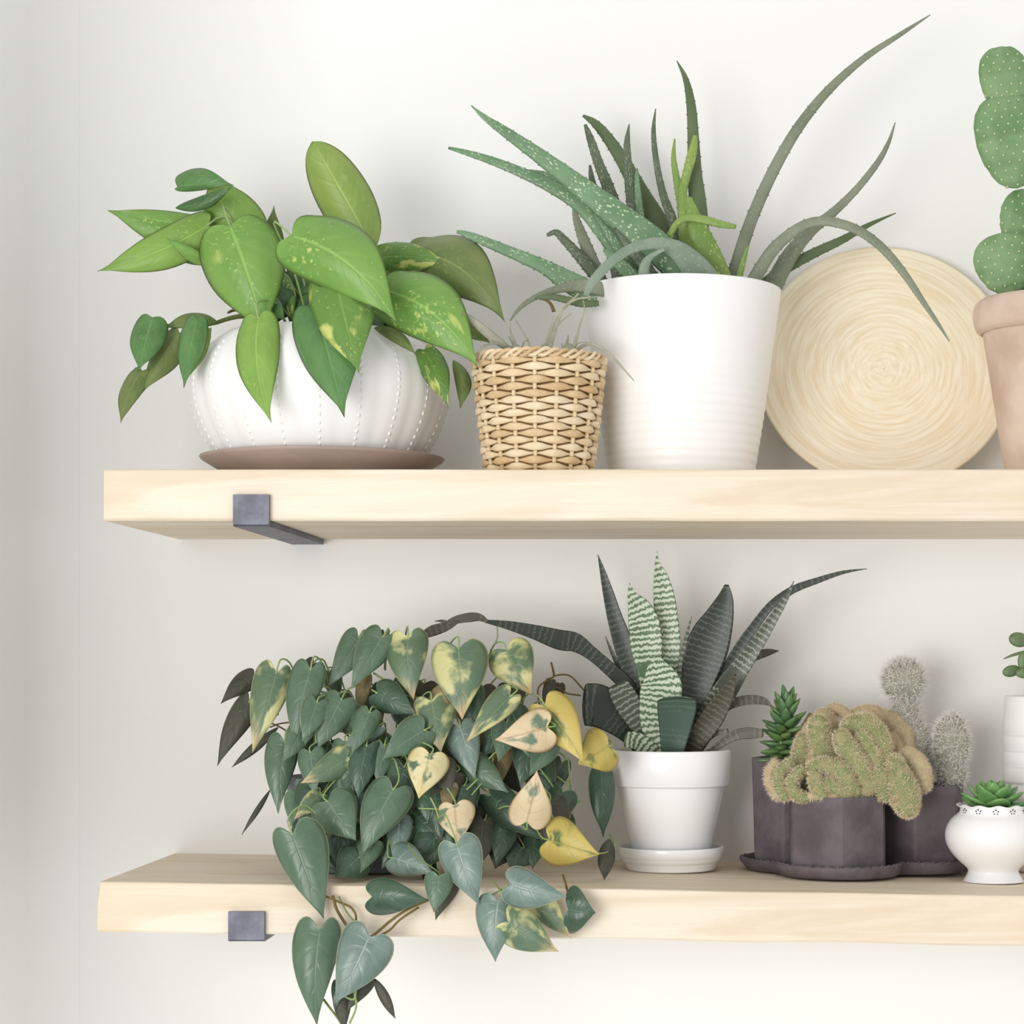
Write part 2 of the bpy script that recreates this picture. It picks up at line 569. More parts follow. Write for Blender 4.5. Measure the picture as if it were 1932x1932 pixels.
M_CACT = plain('grey_cactus_skin', srgb(158, 160, 142), 0.8, 0.2, 0.1, 60)
M_SUCC = plain('succulent_green', srgb(86, 122, 82), 0.35, 0.5, 0.12, 50, col2=srgb(112, 140, 80))
M_SUCC2 = plain('jade_green', srgb(92, 116, 78), 0.4, 0.5, 0.12, 50, col2=srgb(110, 130, 90))
M_ECHE = plain('rosette_green', srgb(96, 146, 84), 0.4, 0.5, 0.12, 50, col2=srgb(128, 170, 104))
M_HOLE_SHADE = plain('hole_shade', srgb(52, 50, 48), 0.8, 0.1, 0.1, 50)  # dark colour painted for the shade inside the bowl's holes


# ------------------------------------------------------------ the setting
def box(mb, x0, x1, y0, y1, z0, z1):
    v = [(x, y, z) for x in (x0, x1) for y in (y0, y1) for z in (z0, z1)]
    mb.add(v, [(0, 1, 3, 2), (4, 6, 7, 5), (0, 4, 5, 1), (2, 3, 7, 6), (0, 2, 6, 4), (1, 5, 7, 3)])


XL = -0.715
mb = MB(); box(mb, XL - 0.1, 2.6, 0, 0.1, 0, 2.6)
tag(mb.build('wall_back', M_WALL, smooth=False), kind='structure')
RC = 0.045
prof = [(XL - 0.1, -0.62), (XL, -0.62), (XL, -0.45), (XL, -RC)] + [(XL + RC - RC * math.cos(PI / 2 * k / 10), -RC + RC * math.sin(PI / 2 * k / 10)) for k in range(1, 11)]
n = len(prof)
mk('wall_left', [(x, y - 0.0002, 0) for x, y in prof] + [(x, y - 0.0002, 2.6) for x, y in prof], [(i, i + 1, n + i + 1, n + i) for i in range(n - 1)], M_WALL)['kind'] = 'structure'


def make_shelf(name, label, x0, x1, zt, th, slope, wob):
    """a solid plank with slightly uneven edges, its long side along x"""
    nx = 90
    ring = []
    e = 0.0022
    prof = [(-SD + e, 1), (-SD + e * 0.3, 1 - e * 0.3 / th * 1), (-SD, 1 - e / th), (-SD, 0.5), (-SD, e / th), (-SD + e, 0), (0, 0), (0, 1)]
    v = []; f = []
    m = len(prof)
    for i in range(nx + 1):
        x = x0 + (x1 - x0) * i / nx
        dz = -slope * (x - x0)
        for j, (y, k) in enumerate(prof):
            yy, zz, xx = y, zt - th + k * th + dz, x
            if y < -SD + 0.004:
                yy += wob * (noise.noise(Vector((x * 7, k * 3, 1.7))) )
                zz += wob * 0.6 * noise.noise(Vector((x * 9, k * 5, 9.1)))
            if i == 0:
                xx += (0.004 * (1 - abs(k - 0.2)) * -1 if wob > 0.001 else 0) + 0.0015 * noise.noise(Vector((y * 20, k * 4, 3)))
            v.append((xx, yy, zz))
    for i in range(nx):
        for j in range(m):
            j2 = (j + 1) % m
            f.append((i * m + j, (i + 1) * m + j, (i + 1) * m + j2, i * m + j2))
    f.append(tuple(range(m)))
    f.append(tuple(reversed([nx * m + j for j in range(m)])))
    o = mk(name, v, f, M_WOOD, smooth=False)
    return tag(o, label, 'shelf')


make_shelf('wooden_shelf', 'upper thick pale wooden plank shelf holding the bright pothos and aloe', -0.559, 0.62, UP_TOP, 0.050, 0.0, 0.0006)
make_shelf('wooden_shelf', 'lower thick pale wooden plank shelf holding the snake plant and trailing philodendron', -0.562, 0.62, low_top(-0.562), 0.049, 0.0151, 0.002)


def bracket(px0, px1, pyt, zb, label):
    """J shaped steel strap: front lip, strip under the shelf, leg up the wall"""
    s = F / (CY - SD - 0.005)
    x0 = (px0 - VX) / s; x1 = (px1 - VX) / s
    zt = Z0 + (VY - pyt) / s
    t_ = thing('shelf_bracket', label, 'bracket', ((x0 + x1) / 2, -SD, zb - 0.006))
    th = 0.0055
    yf = -SD - 0.001
    # side profile (y,z), outside then inside
    o = [(yf - th, zt), (yf - th, zb - 0.004)]
    for k in range(1, 5):
        a = PI / 2 * k / 4
        o.append((yf - th + 0.004 - 0.004 * math.cos(a), zb - th - 0.0005 + 0.004 - 0.004 * math.sin(a)))
    outer = o + [(-0.0005, zb - th - 0.0005)]
    inner = [(-0.0005, zb - 0.0005), (yf, zb - 0.0005), (yf, zt)]
    poly = outer + inner
    n = len(poly)
    v = [(x0, y, z) for y, z in poly] + [(x1, y, z) for y, z in poly]
    f = [(i, (i + 1) % n, n + (i + 1) % n, n + i) for i in range(n)]
    mbb = MB(); mbb.add(v, f)
    # end caps as quads between outer and inner
    k = len(outer)
    cap = [(0, 1, n - 2, n - 1), (1, 2, 3, n - 2), (3, 4, 5, n - 2), (5, k - 1, k, n - 2)]
    mbb.f += [tuple(reversed(c)) for c in cap] + [tuple(i + n for i in c) for c in cap]
    ob = mbb.build('strap', M_STEEL, t_, smooth=False)
    bm = MB()
    return t_


bracket(440, 508, 933, UP_BOT, 'dark steel strap bracket under the upper shelf')
sl = low_top((465 - VX) / 1940) - 0.049
bracket(431, 499, 1720, sl - 0.0004, 'dark steel strap bracket under the lower shelf')


# ------------------------------------------------------------ leaf builder
HEART = ([(0, 0), (-.05, .07), (-.115, .17), (-.135, .28), (-.09, .40), (0.0, .475), (.12, .5), (.27, .475), (.43, .405), (.58, .31), (.71, .21), (.82, .125), (.91, .055), (1, 0)],
         [0, .005, .02, .04, .07, .11, .18, .28, .41, .54, .67, .79, .90, 1])
OVATE = ([(0, 0), (-.035, .09), (-.06, .2), (-.04, .33), (.04, .435), (.15, .49), (.28, .5), (.43, .47), (.57, .395), (.70, .285), (.81, .17), (.90, .07), (1, 0)],
         [0, .005, .02, .045, .09, .15, .25, .37, .5, .63, .76, .88, 1])
ROUND = ([(0, 0), (.03, .12), (.09, .25), (.18, .37), (.3, .45), (.44, .495), (.58, .49), (.71, .45), (.82, .38), (.91, .27), (.97, .14), (1, 0)],
         [0, .03, .08, .16, .27, .4, .53, .66, .78, .88, .95, 1])
NARROW = ([(0, 0), (.02, .08), (.08, .2), (.17, .34), (.3, .45), (.45, .5), (.6, .46), (.74, .35), (.86, .2), (.94, .08), (1, 0)],
          [0, .03, .09, .18, .3, .44, .58, .72, .85, .93, 1])


def leaf(parent, b, t_, wp, wm, y0, y1, mat, shape=HEART, bend=0.0, droop=0.06, fp=0.35, fm=0.35, cur=0.25, pet=None, petm=None,
         label=None, wob=0.016, petr=0.0012, puff=0.14):
    B = W(b[0], b[1], y0); T = W(t_[0], t_[1], y1)
    a = T - B; L = a.length
    dx, dy = t_[0] - b[0], t_[1] - b[1]
    P = Vector((dy, 0, dx)).normalized()
    P = (P - a * (P.dot(a) / a.length_squared)).normalized()
    N = a.cross(P).normalized()
    if N.y > 0: N = -N
    s_ = SC((y0 + y1) / 2)
    n = 24; K = 6
    pts = catmull([(u, v, m_) for (u, v), m_ in zip(*shape)], n)
    ph = R_.uniform(0, 6.28)
    fr = R_.uniform(1.2, 2.4)
    def mid(u):
        uu = max(0, u)
        k = 4 * uu * (1 - uu)
        return B + a * u + P * (bend * k * L) + N * (droop * k * L)
    V = []; Fc = []; UV = []
    for side, wd, fo in ((1, wp, fp), (-1, wm, fm)):
        w = wd / s_
        base = len(V)
        for i, (u, v, m_) in enumerate(pts):
            v2 = max(0, v) * 2
            for k in range(K + 1):
                s = k / K
                q = v2 * s
                uu = m_ + (u - m_) * s ** 1.15
                p = mid(uu) + P * (side * q * w) - N * ((fo * q + cur * q * q - puff * math.sin(PI * min(1, q)) * (1 - 0.5 * abs(2 * m_ - 0.7))) * w) + N * (wob * L * s * s * math.sin(fr * 6.28 * i / n + ph + side))
                V.append(p)
                UV.append((i / (n - 1), 0.5 + 0.5 * s * side))
        for i in range(n - 1):
            for k in range(K):
                q = (base + i * (K + 1) + k, base + (i + 1) * (K + 1) + k, base + (i + 1) * (K + 1) + k + 1, base + i * (K + 1) + k + 1)
                Fc.append(q if side < 0 else tuple(reversed(q)))
    # weld the midrib: second half uses the first half's midrib verts
    off = n * (K + 1)
    rep = {off + i * (K + 1): i * (K + 1) for i in range(n)}
    Fc = [tuple(rep.get(i, i) for i in q) for q in Fc]
    o = mk('leaf', V, Fc, mat, parent, UV, True, solid=0.0005, label=label)
    if pet:
        E = W(*pet)
        m1 = B - a * 0.18 + N * -0.004
        m2 = (m1 + E) / 2 + Vector((0, 0, 0.012))
        path = [Vector(q) for q in catmull([tuple(B + a * 0.01), tuple(m1), tuple(m2), tuple(E)], 12)]
        v, f, uv = tube(path, petr, 6)
        mk('petiole', v, f, petm or M_PETIOLE, o, uv)
    return o


def blade(parent, pts, y0, y1, mat, thick=0.3, chan=0.0, n=26, M=12, teeth=False, name='leaf', ymid=None, roll=0.0, tipy=None, sag=None):
    """a swept fleshy leaf: pts=[(px,py,width_px)...] from tip to base"""
    q = catmull([(p[0], p[1], p[2]) for p in pts], n)
    V = []; Fc = []; UV = []
    path = []
    for i, (x, y, w) in enumerate(q):
        k = i / (n - 1)
        yy = y0 + (y1 - y0) * k + (ymid or 0) * 4 * k * (1 - k)
        path.append((W(x, y, yy), max(w, 0.8) / SC(yy) / 2))
    L = 0
    tv = MB()
    for i, (p, hw) in enumerate(path):
        a = path[min(i + 1, n - 1)][0] - path[max(i - 1, 0)][0]
        a.normalize()
        P = Vector((-a.z, 0, a.x)); P.normalize()
        P = (P - a * P.dot(a)).normalized()
        N = a.cross(P)
        if N.y > 0: N = -N
        if roll:
            rm = Matrix.Rotation(roll, 3, a)
            P = rm @ P; N = rm @ N
        if i: L += (p - path[i - 1][0]).length
        for j in range(M):
            an = 2 * PI * j / M
            c, s = math.cos(an), math.sin(an)
            c2 = math.copysign(abs(c) ** 0.9, c)
            V.append(p + P * (hw * c2) + N * (hw * (thick * s + chan * (c * c - 0.5))))
            UV.append((L, j / M))
        if teeth and i % 2 == 1 and hw > 0.0022 and i < n - 2:
            for sd in (-1, 1):
                e = p + P * (hw * sd * 0.97)
                h = min(0.0016, hw * 0.25)
                tv.add([e + a * h * 0.7, e - a * h * 0.7, e + N * h * 0.5, e + P * sd * h - a * h * 0.5],
                       [(0, 1, 3), (1, 2, 3), (2, 0, 3)], [(L, 0.0)] * 4)
    for i in range(n - 1):
        for j in range(M):
            j2 = (j + 1) % M
            Fc.append((i * M + j, i * M + j2, (i + 1) * M + j2, (i + 1) * M + j))
    Fc.append(tuple(range(M))); Fc.append(tuple(reversed([(n - 1) * M + j for j in range(M)])))
    mbb = MB(); mbb.add(V, Fc, UV)
    if teeth and tv.v:
        mbb.add(tv.v, tv.f, tv.uv)
    return mbb.build(name, mat, parent)


def pxtube(parent, name, pts, y0, y1, r, mat, n=16, sides=6, label=None):
    q = catmull([(p[0], p[1]) for p in pts], n)
    path = [W(x, y, y0 + (y1 - y0) * i / (n - 1)) for i, (x, y) in enumerate(q)]
    rad = r if isinstance(r, float) else [r[0] + (r[1] - r[0]) * i / (n - 1) for i in range(n)]
    v, f, uv = tube(path, rad, sides)
    return mk(name, v, f, mat, parent, uv, label=label)


# ------------------------------------------------------------ pothos in the beaded white pot
yc = -0.15
s = SC(yc)
cx = (605 - VX) / s
# saucer
tS = [(0.0, 0.003), (0.07, 0.003), (0.085, 0.006), (0.105, 0.0165), (0.121, 0.0235), (0.1262, 0.0262), (0.1268, 0.0252), (0.1245, 0.0225),
      (0.108, 0.0125), (0.094, 0.005), (0.088, 0.0), (0.0, 0.0)]
tS = [(max(r, 0.0005), z) for r, z in tS][::-1]
v, f, uv = lathe(tS, 96, (609 - VX) / s, yc, UP_TOP + 0.0003)
o = mk('plant_saucer', v, f, M_TAUPE, None, uv)
tag(o, 'taupe round clay saucer beneath the beaded white pothos pot', 'saucer')
root = thing('potted_pothos', 'bright green pothos plant in a squat white ceramic pot with beaded ribs', 'potted plant', (cx, yc, UP_TOP + 0.0166))
z0 = UP_TOP + 0.0166
PP = [(0.0, 0), (0.088, 0), (0.100, 0.001), (0.1045, 0.006), (0.113, 0.019), (0.123, 0.038), (0.131, 0.06), (0.1345, 0.08), (0.1335, 0.098), (0.127, 0.116), (0.115, 0.132),
      (0.102, 0.143), (0.096, 0.147), (0.093, 0.147), (0.093, 0.143), (0.104, 0.134), (0.118, 0.112), (0.124, 0.08)]
PP = [(r, z * 0.935) for r, z in PP]
PPs = [(0.0005, 0)] + PP[1:]
NR = 20
v, f, uv = lathe(PPs, 160, cx, yc, z0, rf=lambda r, z, a: r * (1 - 0.012 * abs(math.cos(a * NR / 2)) ** 6 * (1 if r > 0.09 else 0)))
pot = mk('pot', v, f, M_WHITE_MATT, root, uv)
outer = catmull(PP[3:11], 19)
for k in range(NR):
    a = 2 * PI * (k + 0.5) / NR
    mbb = MB()
    for i, (r, z) in enumerate(outer):
        if i == 18: break
        bx, by = cx + (r - 0.0012) * math.cos(a), yc + (r - 0.0012) * math.sin(a)
        vv, ff, uu = ellipsoid((bx, by, z0 + z), 0.0019, 0.0019, 0.0031, None, 7, 5)
        mbb.add(vv, ff, uu)
    mbb.build('beaded_rib', M_WHITE_MATT, pot)
v, f, uv = lathe([(0.112, 0.116), (0.06, 0.12), (0.0005, 0.122)][::-1], 40, cx, yc, z0)
mk('soil', v, f[:-1], M_SOIL, root, uv)


def pl(b, t_, wp, wm, y, mat, shape=OVATE, dy=-0.015, pet=True, **k):
    y0 = y; y1 = y + dy
    an = None
    if pet:
        an = (605 + (b[0] - 605) * 0.35, 625, -0.15 + (y + 0.15) * 0.3) if pet is True else pet
    return leaf(root, b, t_, wp, wm, y0, y1, mat, shape, pet=an, **k)


# far-left folded leaf and its neighbours
pl((395, 430), (203, 397), 50, 24, -0.185, PG, fp=.1, fm=.4, bend=0.02)
pl((392, 425), (184, 511), 38, 42, -0.20, PL2, fp=.15, fm=.2, bend=0.06)
pl((385, 490), (314, 449), 16, 9, -0.21, PG, OVATE, pet=False)
pl((330, 485), (400, 500), 9, 7, -0.19, PD, NARROW, pet=False)
pl((336, 352), (441, 350), 34, 10, -0.20, PM, OVATE, fp=.2, fm=.6, bend=0.02, pet=False)
pl((332, 393), (437, 353), 15, 12, -0.215, PD, NARROW, bend=-0.08, pet=False)
pl((462, 450), (398, 327), 52, 56, -0.18, PL2, OVATE, bend=0.05)
pl((512, 500), (517, 388), 22, 22, -0.13, PO, OVATE)
pl((500, 440), (515, 590), 24, 22, -0.16, PD, OVATE)
pl((434, 426), (500, 632), 74, 84, -0.235, PG, OVATE, droop=0.10, bend=0.03, dy=0.0)
pl((488, 600), (512, 798), 42, 42, -0.272, PL2, OVATE, bend=-0.05, droop=0.06, dy=-0.045, wob=0.01, fp=.12, fm=.12)
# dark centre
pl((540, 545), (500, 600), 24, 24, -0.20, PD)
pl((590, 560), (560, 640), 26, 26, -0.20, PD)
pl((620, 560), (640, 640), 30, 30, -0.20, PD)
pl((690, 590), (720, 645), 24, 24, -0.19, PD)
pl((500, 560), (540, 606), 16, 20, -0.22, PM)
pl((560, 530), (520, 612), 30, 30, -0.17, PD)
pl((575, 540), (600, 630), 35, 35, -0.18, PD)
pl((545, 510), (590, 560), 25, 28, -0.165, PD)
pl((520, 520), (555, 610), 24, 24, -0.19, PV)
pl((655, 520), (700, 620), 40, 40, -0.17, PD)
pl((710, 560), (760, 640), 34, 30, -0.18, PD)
pl((706, 470), (590, 267), 54, 50, -0.18, PL, ROUND, droop=-0.05, dy=-0.02, cur=0.35)
pl((550, 446), (748, 608), 74, 66, -0.292, PG, OVATE, bend=0.10, droop=0.10, dy=-0.01)
pl((628, 508), (678, 705), 62, 60, -0.282, PV, OVATE, droop=0.06, dy=-0.035, fp=.15, fm=.2)
pl((592, 582), (650, 788), 66, 56, -0.272, PM, OVATE, droop=0.08, bend=0.02, dy=-0.042, fp=.12, fm=.15)
pl((700, 488), (850, 498), 30, 34, -0.19, PV, OVATE, bend=0.05)
pl((770, 478), (952, 606), 64, 58, -0.18, PO, OVATE, bend=0.12, droop=0.10, dy=-0.05)
pl((724, 545), (902, 693), 68, 60, -0.255, PG, OVATE, bend=0.09, droop=0.10, dy=-0.02)
pl((872, 610), (926, 648), 16, 14, -0.17, PO, OVATE, pet=False)
pl((800, 660), (846, 768), 26, 26, -0.22, PV, OVATE, pet=False, bend=0.03)
pl((855, 680), (868, 770), 16, 14, -0.20, PO, NARROW, pet=False, bend=0.12)
pl((706, 618), (784, 668), 12, 12, -0.24, PO, NARROW, pet=False, bend=0.08)
# trailing on the left
pl((410, 608), (312, 618), 6, 24, -0.20, PO, NARROW, pet=False)
pl((338, 628), (268, 742), 28, 26, -0.215, PO, OVATE, pet=False)
pl((288, 600), (262, 700), 32, 36, -0.235, PM, OVATE, pet=False)
pl((268, 700), (228, 798), 20, 22, -0.23, PO, OVATE, pet=False, bend=-0.05)
pl((398, 618), (352, 716), 12, 20, -0.225, PL, NARROW, pet=False)
pl((372, 602), (347, 732), 24, 28, -0.245, PM, OVATE, pet=False)
pxtube(root, 'stem', [(520, 625), (470, 598), (435, 600), (395, 612), (340, 612), (300, 615)], -0.16, -0.215, (0.0034, 0.0012), M_STEM)
pxtube(root, 'stem', [(560, 640), (500, 600), (450, 585), (430, 590)], -0.15, -0.19, (0.003, 0.0012), M_STEM_BR)
pxtube(root, 'stem', [(700, 640), (720, 600), (740, 560), (755, 530)], -0.15, -0.20, (0.0028, 0.0014), M_STEM)
pxtube(root, 'stem', [(640, 640), (700, 560), (745, 510), (775, 480)], -0.15, -0.17, (0.0024, 0.0014), M_PETIOLE)

# ------------------------------------------------------------ aloe in the large white pot
yA = -0.14
s = SC(yA)
ax = (1286 - VX) / s
root = thing('potted_aloe', 'tall spotted aloe with long curving leaves in a large white ridged pot', 'potted plant', (ax, yA, UP_TOP))
H = 0.2030
rt, rb = 0.1050, 0.0745
def aloe_r(z):
    return rb + (rt - rb) * (z / H) ** 0.92
prof = [(0.0005, 0), (rb - 0.004, 0), (rb, 0.003)]
for i in range(1, 121):
    z = 0.003 + (H - 0.006) * i / 120
    r = aloe_r(z)
    if z < 0.125:
        k = 1 - max(0, (z - 0.085) / 0.04)
        r += 0.0009 * max(0, min(1, k)) * abs(math.sin(z * PI / 0.0092)) ** 0.7
    prof.append((r, z))
prof += [(rt - 0.0002, H - 0.001), (rt - 0.002, H), (rt - 0.004, H - 0.001), (rt - 0.006, H - 0.02), (rt - 0.01, H - 0.05)]
v, f, uv = lathe(prof, 128, ax, yA, UP_TOP)
mk('pot', v, f, M_WHITE_MATT, root, uv)
v, f, uv = lathe([(0.0005, H - 0.018), (0.05, H - 0.02), (rt - 0.0055, H - 0.022)], 48, ax, yA, UP_TOP)
mk('soil', v, f[:-1], M_SOIL, root, uv)
AL = [
    # back leaves first; (points tip->base), y tip, y base, material, teeth
    ([(1100, 218, 5), (1124, 234, 16), (1150, 265, 22), (1180, 312, 27), (1212, 372, 36), (1250, 440, 40), (1275, 540, 34)], -0.07, -0.10, A_OLIVE),
    ([(1104, 235, 6), (1115, 265, 15), (1130, 310, 19), (1148, 355, 23), (1172, 430, 28), (1205, 545, 28)], -0.10, -0.12, A_DARK),
    ([(1187, 234, 2), (1183, 275, 13), (1187, 340, 18), (1196, 410, 22), (1215, 545, 24)], -0.11, -0.13, A_DARK),
    ([(1113, 312, 5), (1118, 345, 13), (1130, 390, 16), (1170, 545, 20)], -0.09, -0.12, A_DARK),
    ([(1202, 318, 4), (1202, 345, 10), (1207, 400, 15), (1225, 545, 20)], -0.12, -0.13, A_SPOT),
    ([(1237, 205, 2), (1233, 250, 9), (1239, 310, 12), (1252, 370, 15), (1272, 430, 20), (1290, 550, 26)], -0.10, -0.12, A_DARK),
    ([(1273, 262, 3), (1271, 300, 10), (1279, 350, 15), (1290, 400, 24), (1300, 545, 30)], -0.13, -0.13, A_LIME),
    ([(1277, 115, 2), (1294, 150, 11), (1304, 200, 18), (1308, 262, 22), (1311, 330, 28), (1318, 400, 34), (1330, 545, 36)], -0.10, -0.12, A_OLIVE),
    ([(1312, 255, 8), (1306, 290, 18), (1294, 335, 16), (1288, 380, 18), (1300, 540, 24)], -0.135, -0.13, A_LIME),
    ([(1082, 384, 4), (1088, 415, 14), (1108, 470, 23), (1140, 550, 28)], -0.11, -0.13, A_GREY),
    ([(1032, 444, 7), (1048, 438, 11), (1060, 448, 15), (1090, 480, 20), (1120, 515, 24), (1160, 560, 26)], -0.13, -0.14, A_DARK),
    ([(846, 279, 5), (880, 288, 11), (930, 304, 16), (985, 326, 20), (1040, 352, 25), (1095, 388, 28), (1140, 440, 32), (1180, 500, 34), (1215, 560, 34)], -0.17, -0.15, A_SPOT),
    ([(980, 320, 4), (1030, 332, 16), (1070, 352, 22), (1120, 395, 26), (1170, 450, 30), (1230, 555, 34)], -0.16, -0.145, A_SPOT),
    ([(1120, 400, 6), (1150, 440, 20), (1180, 485, 26), (1220, 555, 30)], -0.175, -0.16, A_SPOT),
    ([(1160, 430, 6), (1190, 470, 20), (1215, 500, 24), (1250, 555, 28)], -0.18, -0.17, A_DARK),
    ([(1140, 470, 8), (1165, 495, 22), (1190, 520, 26), (1220, 560, 30)], -0.19, -0.18, A_SPOT),
    ([(889, 199, 2), (915, 222, 11), (955, 250, 20), (1005, 285, 27), (1055, 322, 34), (1115, 368, 44), (1175, 415, 54), (1235, 462, 60), (1290, 515, 60), (1320, 560, 50)], -0.20, -0.165, A_SPOT),
    ([(862, 437, 6), (885, 444, 14), (930, 462, 19), (985, 485, 23), (1030, 505, 28), (1070, 530, 40), (1115, 553, 44), (1160, 570, 30)], -0.20, -0.19, A_SPOT),
    ([(1755, 28, 2), (1700, 64, 9), (1630, 110, 13), (1565, 168, 17), (1510, 235, 20), (1468, 305, 22), (1432, 380, 23), (1405, 450, 24), (1372, 560, 26)], -0.13, -0.13, A_GREY),
    ([(1412, 463, 4), (1403, 490, 10), (1388, 550, 14)], -0.16, -0.15, A_LIME),
    ([(1689, 231, 2), (1676, 270, 8), (1655, 308, 12), (1618, 355, 14), (1575, 398, 17), (1525, 440, 23), (1485, 490, 32), (1450, 560, 36)], -0.11, -0.12, A_GREY),
    ([(1690, 402, 2), (1640, 424, 9), (1590, 452, 15), (1535, 478, 19), (1480, 508, 22), (1420, 555, 24)], -0.085, -0.11, A_OLIVE),
    ([(1300, 372, 10), (1308, 410, 30), (1328, 460, 44), (1352, 520, 52), (1365, 570, 50)], -0.16, -0.16, A_LIME),
    ([(1388, 428, 9), (1360, 423, 14), (1325, 414, 16), (1292, 412, 14), (1270, 432, 12), (1262, 470, 14), (1280, 555, 16)], -0.20, -0.16, A_LIME),
    ([(1791, 644, 2), (1772, 614, 7), (1742, 570, 11), (1705, 515, 15), (1665, 468, 17), (1620, 435, 18), (1572, 419, 18), (1530, 420, 19), (1490, 442, 21), (1450, 482, 24), (1405, 560, 28)], -0.19, -0.15, A_GREY),
    ([(1104, 560, 8), (1118, 532, 17), (1150, 497, 19), (1190, 470, 20), (1235, 460, 24), (1280, 475, 40), (1320, 520, 60), (1350, 570, 60)], -0.262, -0.18, A_FROST),
    ([(1255, 470, 6), (1230, 483, 12), (1216, 505, 20), (1212, 560, 24)], -0.225, -0.20, A_FROST),
    ([(962, 606, 3), (982, 580, 8), (1012, 560, 11), (1055, 545, 16), (1110, 540, 26), (1180, 560, 28)], -0.235, -0.20, A_GREY),
    ([(1010, 563, 4), (1040, 560, 11), (1070, 566, 14), (1100, 573, 14), (1130, 572, 10)], -0.225, -0.222, A_OLIVE),
]
for k, (pts, ya, yb, mt) in enumerate(AL):
    blade(root, pts, ya, yb, mt, 0.36, 0.06, n=30, teeth=True)
pxtube(root, 'withered_tip', [(1012, 562), (1030, 566), (1040, 575), (1045, 588)], -0.223, -0.223, (0.0012, 0.0022), M_STEM_BR, 10)

# ------------------------------------------------------------ wicker basket with air plants
yB = -0.228
s = SC(yB)
bx = (1017 - VX) / s
root = thing('wicker_basket', 'small tapered basket woven of pale rush beside the large white pot', 'basket', (bx, yB, UP_TOP))
BH = 0.1205
def rB(z):
    return 0.0510 + (0.0655 - 0.0510) * (z / BH) ** 0.8
NS = 18
v, f, uv = lathe([(0.0005, 0.001), (0.046, 0.001), (0.049, 0.004), (0.0595, BH - 0.008), (0.0575, BH - 0.008), (0.046, 0.006), (0.0005, 0.005)], 48, bx, yB, UP_TOP)
mk('lining', v, f, plain('shaded_rush', srgb(176, 140, 92), 0.8, 0.2, 0.1, 60), root, uv)
for k in range(NS):
    a = 2 * PI * (k + 0.5) / NS
    path = []
    for i in range(9):
        z = 0.002 + (BH - 0.006) * i / 8
        r = rB(z) + 0.0004
        path.append(Vector((bx + r * math.cos(a), yB + r * math.sin(a), UP_TOP + z)))
    v, f, uv = tube(path, 0.0021, 8)
    mk('stake', v, f, M_WICK[0], root, uv)
NW = 17
for i in range(NW):
    zc = 0.0055 + (BH - 0.0165) * i / (NW - 1)
    seg = NS * 10
    V = []; Fc = []; UV = []
    S = 8
    for j in range(seg):
        a = 2 * PI * j / seg
        ph = math.cos(a * NS / 2 - PI / 2 + PI * (i % 2))      # +1 outside a stake, -1 behind it
        r = rB(zc) + 0.0006 + 0.0023 * ph
        hh = 0.0034 * (0.80 + 0.42 * ph) * (1 + 0.10 * noise.noise(Vector((a * 3, i * 3.1, 0))))
        zz = zc + 0.0007 * noise.noise(Vector((a * 2.2, i * 1.7, 5)))
        for q in range(S):
            b = 2 * PI * q / S
            rr = r + 0.0017 * math.cos(b)
            V.append(Vector((bx + rr * math.cos(a), yB + rr * math.sin(a), UP_TOP + zz + hh * math.sin(b))))
            UV.append((q / S, a / (2 * PI) * 8 + i * 0.37))
    for j in range(seg):
        for q in range(S):
            j2 = (j + 1) % seg; q2 = (q + 1) % S
            Fc.append((j * S + q, j2 * S + q, j2 * S + q2, j * S + q2))
    mk('weaver', V, Fc, M_WICK[R_.choice([0, 1, 1, 2])], root, UV)
for st in range(3):
    V = []; Fc = []; UV = []
    seg = 200; S = 7
    for j in range(seg):
        a = 2 * PI * j / seg
        tw = a * 14 + st * 2 * PI / 3
        r = 0.0652 + 0.0022 * math.cos(tw); z = BH - 0.004 + 0.0034 * math.sin(tw) + 0.001 * noise.noise(Vector((a * 2, 3, 3)))
        for q in range(S):
            b = 2 * PI * q / S
            rr = r + 0.0022 * math.cos(b)
            V.append(Vector((bx + rr * math.cos(a), yB + rr * math.sin(a), UP_TOP + z + 0.0022 * math.sin(b))))
            UV.append((q / S, a * 2 + st))
    for j in range(seg):
        for q in range(S):
            j2 = (j + 1) % seg; q2 = (q + 1) % S
            Fc.append((j * S + q, j2 * S + q, j2 * S + q2, j * S + q2))
    mk('rim_strand', V, Fc, M_WICK[st], root, UV)
v, f, uv = lathe([(0.0005, BH - 0.010), (0.03, BH - 0.011), (0.058, BH - 0.014)], 30, bx, yB, UP_TOP)
mk('moss', v, f[:-1], plain('dry_moss', srgb(168, 150, 112), 0.95, 0.1, 0.2, 160, 0.8), root, uv)


def airplant(label, base, blades_):
    b = W(base[0], base[1], base[2])
    t_ = thing('air_plant', label, 'plant', b, 'air plants in the basket')
    for pts, ya, yb in blades_:
        blade(t_, pts, ya, yb, M_AIR, 0.4, 0.1, n=18, M=7)
    v, f, uv = ellipsoid(b + Vector((0, 0, 0.002)), 0.006, 0.006, 0.009, None, 10, 6)
    mk('bulb', v, f, M_AIR, t_, uv)


